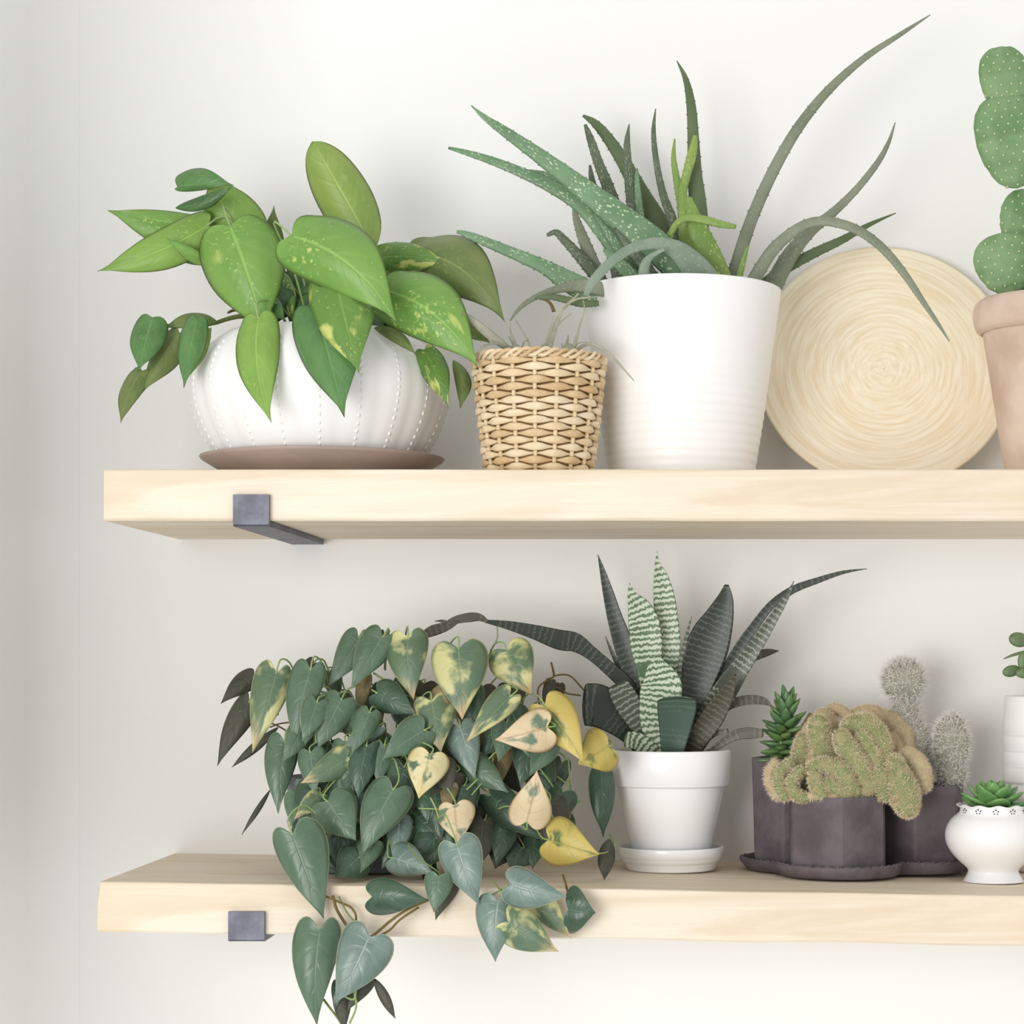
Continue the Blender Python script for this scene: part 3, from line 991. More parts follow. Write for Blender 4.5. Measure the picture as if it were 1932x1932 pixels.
airplant('silver air plant with a broad pale leaf at the left of the basket', (972, 668, -0.235), [
    ([(872, 592, 3), (885, 600, 12), (915, 625, 18), (945, 648, 16), (972, 668, 12)], -0.275, -0.24),
    ([(905, 680, 2), (910, 655, 3), (930, 648, 4), (955, 655, 5), (970, 668, 6)], -0.29, -0.24),
    ([(962, 604, 2), (963, 625, 4), (970, 645, 6), (976, 668, 7)], -0.24, -0.235),
    ([(974, 605, 2), (985, 625, 3), (997, 645, 4), (1002, 668, 6)], -0.25, -0.24),
    ([(998, 638, 2), (988, 645, 4), (985, 655, 4), (982, 668, 6)], -0.25, -0.24),
    ([(960, 635, 2), (968, 650, 4), (974, 668, 6)], -0.22, -0.235)])
airplant('silver air plant with long thin upright leaves in the basket centre', (1028, 668, -0.235), [
    ([(1092, 553, 2), (1078, 568, 6), (1055, 590, 7), (1040, 620, 8), (1027, 668, 10)], -0.24, -0.235),
    ([(1078, 592, 2), (1060, 605, 3), (1045, 625, 5), (1032, 668, 7)], -0.25, -0.24),
    ([(1127, 560, 2), (1105, 562, 3), (1085, 566, 3), (1060, 588, 4), (1036, 668, 6)], -0.27, -0.24),
    ([(1012, 662, 2), (1018, 656, 3), (1026, 660, 4), (1030, 668, 4)], -0.25, -0.24)])
airplant('silver air plant with a leaf arching right over the white pot', (1075, 668, -0.235), [
    ([(1196, 718, 2), (1178, 698, 4), (1150, 668, 6), (1120, 650, 7), (1100, 652, 7), (1080, 668, 8)], -0.272, -0.24),
    ([(1100, 566, 2), (1102, 585, 3), (1092, 620, 4), (1080, 668, 9)], -0.262, -0.24),
    ([(1072, 632, 2), (1070, 645, 6), (1062, 668, 9)], -0.24, -0.235),
    ([(1108, 645, 2), (1090, 648, 3), (1078, 668, 6)], -0.27, -0.24),
    ([(1060, 648, 2), (1064, 668, 7)], -0.22, -0.235)])

# ------------------------------------------------------------ bamboo plate leaning on the wall
rP = 0.1415
tilt = math.radians(14.5)
pc = Vector(((1668 - VX) / SC(-0.04), -0.044, UP_TOP + rP * math.cos(tilt) + 0.0012))
pr = []
for i in range(49):
    r = rP * i / 48
    dep = 0.010 * (1 - (r / rP) ** 2) - (0.0 if r > 0.016 else 0.0)
    rip = 0.00035 * math.sin(r * 900) * (0.6 + 0.4 * math.sin(r * 170))
    pr.append((max(r, 0.0004), dep + rip))
V = []; Fc = []; UV = []
seg = 128
st_ = seg + 1
for sidez in (0, 1):
    for (r, d) in pr:
        for i in range(st_):
            a = 2 * PI * i / seg
            lx, lz, ly = r * math.cos(a), r * math.sin(a), d + (0.0035 if sidez else 0)
            V.append(pc + Vector((lx, ly * math.cos(tilt) + lz * math.sin(tilt), lz * math.cos(tilt) - ly * math.sin(tilt))))
            UV.append((r / rP, i / seg))
nr = len(pr)
for sidez in (0, 1):
    o0 = sidez * nr * st_
    for j in range(nr - 1):
        for i in range(seg):
            q = (o0 + j * st_ + i, o0 + j * st_ + i + 1, o0 + (j + 1) * st_ + i + 1, o0 + (j + 1) * st_ + i)
            Fc.append(q if sidez == 0 else tuple(reversed(q)))
for i in range(seg):
    a0 = (nr - 1) * st_ + i
    Fc.append((a0, a0 + 1, nr * st_ + a0 + 1, nr * st_ + a0))
o = mk('bamboo_plate', V, Fc, M_BAMBOO, None, UV)
tag(o, 'round coiled bamboo plate leaning on the wall between the white and terracotta pots', 'plate')

# ------------------------------------------------------------ prickly pear in the terracotta pot
yT = -0.15
s = SC(yT)
tx = (1985 - VX) / s
root = thing('potted_prickly_pear', 'prickly pear cactus with flat dotted pads in a pale weathered terracotta pot', 'potted plant', (tx, yT, UP_TOP + 0.0003))
TH = 0.1915
prof = [(0.0005, 0), (0.045, 0), (0.0475, 0.003), (0.0600, 0.080), (0.0715, 0.152), (0.0735, 0.156), (0.0785, 0.160), (0.0815, 0.168), (0.0825, 0.178), (0.0805, 0.186),
        (0.0765, 0.1905), (0.073, TH), (0.0705, 0.189), (0.069, 0.17), (0.066, 0.15)]
v, f, uv = lathe(catmull(prof, 60), 96, tx, yT, UP_TOP)
v = [Vector(q) for q in v]
mk('pot', v, f, M_TERRA, root, uv)
v, f, uv = lathe([(0.0005, 0.174), (0.04, 0.173), (0.0685, 0.171)], 40, tx, yT, UP_TOP)
mk('soil', v, f[:-1], M_SOIL, root, uv)


def pad(c, hw, hh, y, lean, thick=0.011, yaw=0.0):
    cc = W(c[0], c[1], y)
    w, h = hw / SC(y), hh / SC(y)
    R = Matrix.Rotation(yaw, 3, 'Z') @ Matrix.Rotation(math.radians(lean), 3, 'Y')
    V = []; Fc = []; UV = []
    SG, RG = 32, 22
    dots = []
    def shp(th, a):
        z = math.cos(th); r = math.sin(th) ** 0.8
        k = 1.0 + 0.16 * z           # egg: wider toward the top
        return Vector((w * r * k * math.cos(a), thick * math.sin(th) ** 0.9 * math.sin(a), h * z))
    for j in range(RG + 1):
        th = max(0.01, min(PI - 0.01, PI * j / RG))
        for i in range(SG):
            a = 2 * PI * i / SG
            p = shp(th, a)
            gx, gz = p.x / 0.0105, p.z / 0.0105
            bump = (math.cos((gx + gz) * PI) * math.cos((gx - gz) * PI))
            p = p * (1 + 0.012 * bump)
            p.y += 0.0015 * bump * (1 if p.y > 0 else -1)
            V.append(cc + R @ p); UV.append((i / SG, j / RG))
    for j in range(RG):
        for i in range(SG):
            i2 = (i + 1) % SG
            Fc.append((j * SG + i, (j + 1) * SG + i, (j + 1) * SG + i2, j * SG + i2))
    po = mk('pad', V, Fc, M_PEAR, root, UV)
    mbb = MB()
    st = 0.0105
    nx_ = int(w / st) + 2; nz_ = int(h / st * 2) + 2
    for jz in range(-nz_, nz_ + 1):
        for ix in range(-nx_, nx_ + 1):
            x = (ix + (0.5 if jz % 2 else 0)) * st; z = jz * st * 0.5 * 1.5
            zz = z / h
            if abs(zz) >= 0.97: continue
            k = (1 + 0.16 * zz)
            rr = (1 - zz * zz) ** 0.4
            xx = x / (w * k)
            if abs(xx) >= rr * 0.98: continue
            yy = thick * (1 - zz * zz) ** 0.45 * math.sqrt(max(0, 1 - (xx / rr) ** 2))
            for sd in (-1, 1):
                p = Vector((x, sd * (yy + 0.0006), z))
                vv, ff, uu = ellipsoid(cc + R @ p, 0.0012, 0.0010, 0.0012, None, 6, 4)
                mbb.add(vv, ff, uu)
                if sd < 0:
                    for q in range(3):
                        d = R @ Vector((R_.uniform(-1, 1), -2.2, R_.uniform(-0.4, 1.4))).normalized()
                        e = cc + R @ p
                        sx = d.cross(Vector((0, 0, 1))).normalized() * 0.0002
                        mbb.add([e - sx, e + sx, e + d * 0.0028], [(0, 1, 2)])
    mbb.build('areoles', M_AREOLE, po)['kind'] = 'stuff'


pad((1950, 470), 46, 92, -0.11, 8, yaw=0.3)
pad((1935, 420), 52, 62, -0.125, 12, yaw=0.2)
pad((1896, 498), 56, 58, -0.175, -12, yaw=-0.1)
pad((1904, 266), 62, 90, -0.15, -10)
pad((1894, 150), 46, 62, -0.145, -6)
pad((1958, 185), 44, 80, -0.12, 14, yaw=0.4)

# ------------------------------------------------------------ snake plant in the white pot
yS = -0.106
s = SC(yS)
sx = (1266 - VX) / s
zs = low_top(sx - 0.047) + 0.0002
prof = [(0.0005, 0), (0.047, 0), (0.0475, 0.0015), (0.0500, 0.0075), (0.0508, 0.0085), (0.0530, 0.009), (0.0540, 0.013), (0.0545, 0.0138), (0.0560, 0.0145), (0.0568, 0.0235), (0.0562, 0.0248),
        (0.0548, 0.0245), (0.053, 0.012), (0.047, 0.005), (0.0005, 0.004)]
v, f, uv = lathe(prof, 96, sx, yS, zs + 0.0003)
o = mk('plant_saucer', v, f, M_WHITE, None, uv)
tag(o, 'white stepped ceramic saucer beneath the snake plant pot', 'saucer')
ztop = Z0 + (VY - 1414) / s
root = thing('potted_snake_plant', 'banded dark snake plant in a glossy white classic pot with a rim band', 'potted plant', (sx, yS, zs + 0.0055))
hp = ztop - (zs + 0.0055)
prof = [(0.0005, 0), (0.0375, 0), (0.0400, 0.002), (0.0572, hp - 0.0395), (0.0574, hp - 0.0385), (0.0612, hp - 0.038), (0.0622, hp - 0.0368), (0.0640, hp - 0.002), (0.0632, hp), (0.0608, hp),
        (0.0598, hp - 0.003), (0.0575, hp - 0.03), (0.055, hp - 0.04)]
v, f, uv = lathe(prof, 96, sx, yS, zs + 0.0055)
mk('pot', v, f, M_WHITE, root, uv)
v, f, uv = lathe([(0.0005, hp - 0.006), (0.04, hp - 0.0065), (0.0592, hp - 0.008)], 40, sx, yS, zs + 0.0055)
mk('soil', v, f[:-1], M_SOIL, root, uv)
SN = [
    ([(1636, 1073, 1), (1590, 1080, 7), (1540, 1096, 12), (1495, 1113, 15), (1455, 1142, 16), (1425, 1180, 18), (1400, 1215, 20), (1372, 1265, 24), (1345, 1320, 28), (1305, 1420, 30)], -0.12, -0.10, S_DARK, .12, .2),
    ([(1470, 1228, 1), (1448, 1231, 14), (1420, 1240, 18), (1380, 1262, 20), (1330, 1330, 20), (1300, 1420, 20)], -0.07, -0.09, S_BROWN, .12, .2),
    ([(915, 1172, 6), (960, 1180, 17), (1010, 1193, 28), (1055, 1207, 38), (1085, 1212, 36), (1115, 1232, 26), (1150, 1262, 26), (1190, 1305, 30), (1240, 1420, 30)], -0.13, -0.10, S_DARK, .12, .2),
    ([(836, 1181, 3), (855, 1171, 13), (885, 1165, 18), (905, 1165, 14), (920, 1173, 6)], -0.133, -0.13, S_BROWN, .15, .2),
    ([(788, 1206, 3), (812, 1192, 20), (842, 1182, 17), (866, 1172, 5)], -0.136, -0.133, S_BROWN, .15, .2),
    ([(820, 1172, 1), (836, 1172, 6), (856, 1178, 4)], -0.135, -0.134, S_BROWN, .15, .2),
    ([(1142, 1200, 1), (1152, 1225, 6), (1165, 1255, 9), (1190, 1320, 14), (1235, 1420, 16)], -0.09, -0.095, S_DARK, .12, .2),
    ([(1128, 1046, 1), (1137, 1078, 11), (1148, 1120, 21), (1160, 1165, 29), (1178, 1220, 38), (1200, 1280, 44), (1225, 1350, 42), (1250, 1425, 36)], -0.10, -0.105, S_DARK, .12, .25),
    ([(1371, 1103, 8), (1368, 1130, 32), (1357, 1165, 56), (1342, 1200, 76), (1328, 1240, 80), (1312, 1300, 60), (1298, 1360, 44), (1285, 1425, 36)], -0.11, -0.105, S_DARK, .1, .25),
    ([(1240, 1040, 1), (1240, 1062, 9), (1246, 1085, 25), (1252, 1120, 39), (1257, 1165, 44), (1262, 1215, 44), (1262, 1270, 36), (1260, 1425, 30)], -0.115, -0.11, S_BAND, .1, .2),
    ([(1305, 1163, 1), (1298, 1190, 6), (1290, 1222, 8), (1282, 1265, 9), (1275, 1425, 12)], -0.14, -0.12, S_GREY, .2, .2),
    ([(1188, 1100, 1), (1192, 1122, 18), (1206, 1148, 46), (1216, 1180, 60), (1220, 1220, 60), (1225, 1262, 48), (1238, 1340, 40), (1255, 1425, 34)], -0.13, -0.115, S_BAND, .1, .22),
    ([(1498, 1096, 1), (1483, 1128, 11), (1458, 1168, 19), (1430, 1212, 27), (1398, 1258, 36), (1370, 1300, 46), (1340, 1352, 48), (1300, 1425, 36)], -0.15, -0.115, S_GREY, .12, .3),
    ([(1388, 1272, 3), (1370, 1310, 30), (1345, 1352, 44), (1315, 1395, 40), (1300, 1425, 34)], -0.155, -0.12, S_BROWN, .12, .3),
    ([(1102, 1330, 78), (1128, 1332, 82), (1160, 1352, 66), (1195, 1382, 52), (1235, 1430, 40)], -0.14, -0.12, S_DARK, .1, .22),
    ([(1165, 1290, 40), (1180, 1320, 50), (1200, 1352, 46), (1225, 1390, 40), (1245, 1425, 34)], -0.145, -0.125, S_GREY, .1, .22),
    ([(1180, 1395, 30), (1205, 1400, 34), (1235, 1425, 34)], -0.15, -0.13, S_BAND, .1, .2),
    ([(1240, 1238, 8), (1242, 1260, 46), (1248, 1290, 76), (1245, 1320, 78), (1238, 1350, 64), (1240, 1385, 52), (1250, 1425, 40)], -0.15, -0.13, S_BAND, .1, .28),
    ([(1456, 1332, 3), (1438, 1322, 15), (1405, 1321, 18), (1370, 1334, 17), (1342, 1362, 13), (1310, 1425, 14)], -0.12, -0.115, S_BROWN, .14, .2),
    ([(1440, 1384, 14), (1418, 1383, 21), (1392, 1386, 20), (1368, 1398, 15), (1345, 1415, 12), (1325, 1428, 10)], -0.135, -0.125, S_BROWN, .14, .2),
    ([(1374, 1378, 8), (1350, 1384, 10), (1330, 1400, 10), (1310, 1428, 10)], -0.13, -0.12, S_BROWN, .14, .2),
    ([(1277, 1318, 72), (1277, 1335, 74), (1275, 1360, 66), (1272, 1390, 54), (1268, 1428, 40)], -0.158, -0.14, S_MID, .08, .25),
]
for pts, ya, yb, mt, th, ch in SN:
    blade(root, pts, ya, yb, mt, th, ch, n=28, M=12)

# ------------------------------------------------------------ trailing philodendron
yH = -0.15
s = SC(yH)
hx = (690 - VX) / s
zs = low_top(hx - 0.065)
root = thing('potted_philodendron', 'trailing heart-leaf philodendron with green and yellow leaves spilling over the shelf edge', 'potted plant', (hx, yH, zs))
prof = [(0.0005, 0), (0.062, 0), (0.065, 0.003), (0.082, 0.088), (0.0845, 0.090), (0.0845, 0.096), (0.082, 0.097), (0.079, 0.088), (0.075, 0.07)]
v, f, uv = lathe(prof, 80, hx, yH, zs + 0.0004)
mk('pot', v, f, M_GREYPOT, root, uv)
v, f, uv = lathe([(0.0005, 0.084), (0.05, 0.083), (0.079, 0.08)], 40, hx, yH, zs)
mk('soil', v, f[:-1], M_SOIL, root, uv)
# (base, tip, wp, wm, y, material, options)
PH = [
    # shaded leaves at the back
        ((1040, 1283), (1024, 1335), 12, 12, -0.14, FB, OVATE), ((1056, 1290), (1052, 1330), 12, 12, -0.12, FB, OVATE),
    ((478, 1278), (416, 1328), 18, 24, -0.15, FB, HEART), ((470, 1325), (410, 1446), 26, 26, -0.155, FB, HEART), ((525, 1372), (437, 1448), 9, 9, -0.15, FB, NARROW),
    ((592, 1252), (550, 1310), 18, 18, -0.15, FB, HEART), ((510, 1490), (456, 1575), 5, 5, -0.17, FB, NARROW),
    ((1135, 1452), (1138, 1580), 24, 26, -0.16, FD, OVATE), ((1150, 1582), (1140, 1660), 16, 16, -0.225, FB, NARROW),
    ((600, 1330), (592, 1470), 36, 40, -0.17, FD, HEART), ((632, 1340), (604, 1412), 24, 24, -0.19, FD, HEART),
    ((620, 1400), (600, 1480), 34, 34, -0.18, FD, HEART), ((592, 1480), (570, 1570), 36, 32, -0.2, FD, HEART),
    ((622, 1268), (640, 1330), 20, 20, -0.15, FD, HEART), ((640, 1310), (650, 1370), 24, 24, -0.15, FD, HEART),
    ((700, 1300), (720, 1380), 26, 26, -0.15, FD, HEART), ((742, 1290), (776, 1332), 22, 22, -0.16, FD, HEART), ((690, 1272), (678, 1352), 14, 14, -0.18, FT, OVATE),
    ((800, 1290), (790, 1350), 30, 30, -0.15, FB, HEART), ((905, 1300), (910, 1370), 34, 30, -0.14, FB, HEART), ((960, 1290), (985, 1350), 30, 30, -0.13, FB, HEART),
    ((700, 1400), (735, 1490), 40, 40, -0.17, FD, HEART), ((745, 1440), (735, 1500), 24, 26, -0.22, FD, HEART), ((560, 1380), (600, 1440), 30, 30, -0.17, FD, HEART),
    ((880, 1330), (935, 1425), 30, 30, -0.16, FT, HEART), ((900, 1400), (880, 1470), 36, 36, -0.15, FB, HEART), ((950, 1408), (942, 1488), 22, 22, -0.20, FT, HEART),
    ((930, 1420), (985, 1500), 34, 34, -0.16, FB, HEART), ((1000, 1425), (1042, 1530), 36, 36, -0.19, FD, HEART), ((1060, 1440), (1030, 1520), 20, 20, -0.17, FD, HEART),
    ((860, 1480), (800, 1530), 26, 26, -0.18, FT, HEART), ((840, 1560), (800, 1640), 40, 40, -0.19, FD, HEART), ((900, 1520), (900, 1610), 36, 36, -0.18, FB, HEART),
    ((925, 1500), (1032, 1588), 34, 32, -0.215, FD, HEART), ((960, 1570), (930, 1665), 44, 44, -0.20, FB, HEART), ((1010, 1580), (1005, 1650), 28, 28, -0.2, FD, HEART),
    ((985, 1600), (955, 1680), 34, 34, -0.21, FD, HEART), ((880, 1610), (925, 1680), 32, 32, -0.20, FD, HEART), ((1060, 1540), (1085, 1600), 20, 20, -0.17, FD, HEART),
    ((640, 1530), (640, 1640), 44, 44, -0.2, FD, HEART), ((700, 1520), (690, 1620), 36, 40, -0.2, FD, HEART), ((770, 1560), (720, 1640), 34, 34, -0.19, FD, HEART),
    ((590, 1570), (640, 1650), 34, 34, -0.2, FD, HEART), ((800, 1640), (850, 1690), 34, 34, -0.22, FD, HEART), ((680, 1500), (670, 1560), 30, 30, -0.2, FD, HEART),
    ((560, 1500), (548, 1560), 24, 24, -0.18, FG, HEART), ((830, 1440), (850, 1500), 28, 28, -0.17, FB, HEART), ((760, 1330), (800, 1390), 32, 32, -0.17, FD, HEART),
    # crown
    ((676, 1204), (619, 1296), 30, 30, -0.185, FG, HEART), ((722, 1202), (662, 1300), 30, 38, -0.20, FG, HEART), ((770, 1202), (781, 1322), 38, 44, -0.205, FV, HEART),
    ((724, 1205), (665, 1298), 20, 20, -0.19, FG, HEART),
    ((865, 1224), (872, 1358), 54, 56, -0.225, FV, HEART), ((956, 1226), (1003, 1312), 44, 46, -0.21, FV, HEART),
    # left side
    ((521, 1270), (476, 1420), 30, 44, -0.20, FV, HEART), ((586, 1264), (557, 1410), 30, 40, -0.215, FG, HEART), ((538, 1400), (525, 1536), 26, 38, -0.21, FG, HEART),
    ((712, 1308), (786, 1348), 34, 30, -0.22, FD, HEART), ((697, 1345), (664, 1422), 24, 24, -0.245, FG, HEART), ((712, 1372), (642, 1425), 18, 26, -0.235, FS, HEART),
    ((814, 1322), (832, 1420), 42, 42, -0.235, FV, HEART), ((800, 1378), (722, 1432), 34, 38, -0.252, FG, HEART),
    ((655, 1430), (566, 1478), 28, 30, -0.25, FV, HEART), ((678, 1440), (655, 1516), 32, 34, -0.245, FD, HEART), ((868, 1372), (896, 1470), 30, 38, -0.23, FS, HEART),
    ((962, 1314), (880, 1400), 24, 30, -0.26, FV, HEART), ((1028, 1332), (1102, 1440), 44, 40, -0.235, FY, HEART), ((1032, 1372), (934, 1396), 44, 40, -0.255, FP, HEART),
    ((1148, 1408), (1090, 1442), 44, 46, -0.21, FY, HEART), ((812, 1424), (790, 1507), 38, 42, -0.27, FC, HEART),
    ((604, 1498), (555, 1546), 24, 18, -0.252, FV, HEART), ((618, 1512), (672, 1586), 46, 48, -0.27, FG, HEART), ((742, 1490), (683, 1612), 44, 46, -0.275, FG, HEART),
    ((754, 1545), (745, 1622), 24, 28, -0.255, FS, HEART), ((782, 1536), (836, 1592), 32, 32, -0.24, FD, HEART), ((858, 1520), (868, 1594), 36, 38, -0.275, FP, HEART),
    ((994, 1550), (1013, 1454), 40, 42, -0.27, FP, HEART), ((1036, 1584), (1132, 1612), 48, 46, -0.26, FY, HEART),
    ((742, 1618), (818, 1648), 34, 32, -0.275, FS, HEART), ((676, 1618), (616, 1692), 36, 36, -0.28, FD, HEART), ((704, 1590), (668, 1692), 22, 26, -0.27, FG, HEART),
    ((552, 1574), (611, 1734), 54, 46, -0.322, FG, HEART), ((848, 1668), (822, 1736), 20, 22, -0.318, FB, HEART), ((702, 1692), (808, 1698), 34, 38, -0.335, FD, HEART),
    ((828, 1654), (818, 1722), 26, 28, -0.34, FG, HEART), ((862, 1594), (903, 1708), 42, 42, -0.332, FS, HEART),
    ((1012, 1694), (1078, 1770), 30, 28, -0.322, FV, HEART), ((1072, 1716), (1124, 1722), 46, 46, -0.33, FD, HEART), ((940, 1700), (935, 1815), 40, 42, -0.338, FS, HEART),
    ((958, 1738), (1054, 1795), 42, 42, -0.348, FV, HEART), ((964, 1668), (1070, 1692), 36, 42, -0.352, FS, HEART),
    ((690, 1848), (655, 1908), 20, 16, -0.335, FB, HEART), ((642, 1880), (652, 1945), 18, 16, -0.335, FB, HEART), ((640, 1855), (632, 1905), 14, 14, -0.335, FD, HEART),
    ((706, 1846), (746, 1922), 10, 10, -0.34, FB, NARROW),
    ((604, 1754), (598, 1935), 38, 52, -0.345, FG, HEART), ((696, 1768), (632, 1892), 54, 52, -0.352, FS, HEART),
]
LEAFLAB = {'philodendron_yellow': 'yellow heart leaf with green centre', 'philodendron_cream': 'cream heart leaf with green streaks',
           'philodendron_peach': 'peach and cream faded heart leaf', 'philodendron_variegated': 'green heart leaf with pale yellow patches',
           'philodendron_tan': 'dried tan leaf'}
rf_ = random.Random(21)
FILL = []
for k in range(64):
    bx_ = rf_.uniform(560, 1090); by_ = rf_.uniform(1290, 1590)
    if (bx_ - 800) ** 2 / 300 ** 2 + (by_ - 1440) ** 2 / 190 ** 2 > 1: continue
    if bx_ > 1000 and by_ > 1520: continue
    ln_ = rf_.uniform(70, 105); an_ = rf_.gauss(0, 0.45)
    w_ = ln_ * rf_.uniform(0.3, 0.38)
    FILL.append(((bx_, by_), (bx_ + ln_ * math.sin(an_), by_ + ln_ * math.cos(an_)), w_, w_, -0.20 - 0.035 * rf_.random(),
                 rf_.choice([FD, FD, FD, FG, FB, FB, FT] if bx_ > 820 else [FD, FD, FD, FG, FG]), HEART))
for (b, t_, wp, wm, y, mt, shp) in FILL + PH:
    if 1400 < b[1] < 1660 and 540 < b[0] < 860 and y > -0.238:
        y = -0.240 - R_.uniform(0, 0.01)
    lim = 1250 + 0.2165 * 4000 / (y + CY) - 9      # keep leaves that hang over the shelf top clear of it
    if y > -0.312 and max(b[1], t_[1]) > lim and b[0] < 1080:
        k_ = (lim - b[1]) / max(1, t_[1] - b[1])
        t_ = (b[0] + (t_[0] - b[0]) * (0.5 + 0.5 * k_), lim)
    front = y < -0.3
    b_ = Vector((b[0], b[1])); d = Vector((t_[0] - b[0], t_[1] - b[1]))
    cxp = 735; cyp = 1440
    an = None
    if b[1] < 1640 and shp is HEART:
        q = b_ + (Vector((cxp, cyp)) - b_).normalized() * min(60, (Vector((cxp, cyp)) - b_).length)
        an = (q.x, q.y, y + 0.04)
    leaf(root, b, t_, wp, wm, y, y - 0.004 if front else y - 0.012, mt, shp, bend=R_.uniform(-0.03, 0.03), droop=R_.uniform(0.03, 0.09),
         fp=R_.uniform(0.15, 0.45), fm=R_.uniform(0.15, 0.45), cur=R_.uniform(0.1, 0.3), label=LEAFLAB.get(mt.name), pet=an, petm=M_PETIOLE, petr=0.0009, wob=0.008)
for pts, ya, yb, r, mt in [
    ([(628, 1690), (635, 1715), (650, 1740), (668, 1765)], -0.318, -0.33, 0.0016, M_STEM_BR),
    ([(612, 1690), (640, 1702), (662, 1712), (672, 1730), (668, 1755)], -0.318, -0.322, 0.0012, M_STEM_BR),
    ([(640, 1692), (655, 1722), (680, 1750)], -0.316, -0.33, 0.0009, M_STEM),
    ([(808, 1698), (770, 1715), (740, 1735), (722, 1750), (700, 1768)], -0.325, -0.345, 0.0015, M_STEM_BR),
    ([(790, 1712), (755, 1735), (735, 1755), (710, 1768)], -0.325, -0.345, 0.0012, M_STEM_BR),
    ([(610, 1885), (625, 1905), (640, 1925), (650, 1945)], -0.335, -0.335, 0.0012, M_STEM),
    ([(668, 1870), (672, 1900), (660, 1930)], -0.345, -0.335, 0.0012, M_PETIOLE),
    ([(650, 1880), (668, 1885), (672, 1860)], -0.348, -0.348, 0.0010, M_PETIOLE),
    ([(925, 1660), (945, 1680), (962, 1700)], -0.325, -0.335, 0.0011, M_STEM),
    ([(900, 1690), (925, 1690), (958, 1670)], -0.30, -0.335, 0.0010, M_PETIOLE),
    ([(1062, 1650), (1068, 1670), (1075, 1700)], -0.28, -0.325, 0.0010, M_STEM_BR),
    ([(1020, 1340), (1015, 1300), (1035, 1282), (1045, 1275), (1040, 1250)], -0.15, -0.13, 0.0011, M_STEM_BR),
    ([(1045, 1275), (1075, 1275), (1105, 1305), (1125, 1312)], -0.13, -0.11, 0.0010, M_STEM_BR),
    ([(1048, 1295), (1070, 1308), (1095, 1312)], -0.13, -0.12, 0.0010, M_STEM_BR),
    ([(925, 1228), (938, 1205), (938, 1182)], -0.18, -0.16, 0.0007, M_PETIOLE),
    ([(880, 1490), (905, 1465), (920, 1435), (945, 1410)], -0.24, -0.22, 0.0010, M_PETIOLE),
    ([(890, 1500), (925, 1455), (930, 1425)], -0.24, -0.22, 0.0008, M_PETIOLE),
    ([(1002, 1430), (1030, 1465), (1055, 1500), (1080, 1530)], -0.22, -0.18, 0.0009, M_PETIOLE),
    ([(1072, 1430), (1076, 1480), (1078, 1525), (1070, 1560)], -0.18, -0.17, 0.0009, M_PETIOLE),
    ([(1036, 1584), (1045, 1560), (1040, 1535), (1030, 1520)], -0.265, -0.23, 0.0011, M_PETIOLE),
    ([(1122, 1610), (1145, 1608), (1160, 1592), (1150, 1575)], -0.26, -0.18, 0.0010, M_PETIOLE),
    ([(1060, 1540), (1068, 1520), (1075, 1518), (1095, 1512)], -0.18, -0.17, 0.0010, M_PETIOLE),
    ([(790, 1525), (832, 1526), (850, 1520)], -0.26, -0.27, 0.0009, M_PETIOLE),
    ([(812, 1505), (822, 1525), (828, 1545)], -0.27, -0.272, 0.0009, M_PETIOLE),
    ([(770, 1590), (782, 1612), (820, 1640), (832, 1650)], -0.28, -0.325, 0.0008, M_STEM),
    ([(505, 1362), (525, 1370), (545, 1382)], -0.16, -0.18, 0.0009, M_STEM_BR),
    ([(510, 1372), (530, 1365), (560, 1362)], -0.16, -0.18, 0.0009, M_STEM_BR),
    ([(596, 1400), (600, 1350), (640, 1310), (680, 1290)], -0.235, -0.20, 0.0010, M_PETIOLE),
    ([(705, 1270), (735, 1290), (760, 1310), (800, 1320)], -0.20, -0.215, 0.0012, M_STEM),
    ([(730, 1290), (722, 1305), (708, 1320)], -0.205, -0.215, 0.0010, M_PETIOLE),
]:
    pxtube(root, 'stem', pts, ya, yb, r, mt)


# ------------------------------------------------------------ cactus planter
def polyprism(mbx, pts_b, pts_t, z0_, z1_, wall=0.005, floor_in=0.012):
    n = len(pts_b)
    cb = Vector((sum(p[0] for p in pts_b) / n, sum(p[1] for p in pts_b) / n))
    def ring(pts, z, k):
        out = []
        for p in pts:
            q = Vector(p) - cb
            q = cb + q * k
            out.append(Vector((q.x, q.y, z)))
        return out
    R0 = (Vector(pts_b[0]) - cb).length
    R1 = (Vector(pts_t[0]) - cb).length
    rings = [ring(pts_b, z0_, 1.0)]
    for k in (0.25, 0.5, 0.75, 1.0):
        pm = [(b[0] + (t[0] - b[0]) * k ** 1.3, b[1] + (t[1] - b[1]) * k ** 1.3) for b, t in zip(pts_b, pts_t)]
        rings.append(ring(pm, z0_ + (z1_ - z0_) * k, 1.0))
    rings.append(ring(pts_t, z1_ - 0.0005, 1 - wall / R1))
    rings.append(ring(pts_t, z1_ - floor_in, 1 - wall * 1.3 / R1))
    V = []; Fc = []
    for r in rings: V += r
    for j in range(len(rings) - 1):
        for i in range(n):
            i2 = (i + 1) % n
            Fc.append((j * n + i, j * n + i2, (j + 1) * n + i2, (j + 1) * n + i))
    Fc.append(tuple(reversed(range(n))))
    mbx.add(V, Fc)
    return rings[-1]


yK = -0.13
kx = (1610 - VX) / SC(yK)
zk = low_top((1405 - VX) / SC(yK)) + 0.0003   # tray rests on the higher side of the slightly sloping shelf
zt_ = zk + 0.0075
HEXP = []


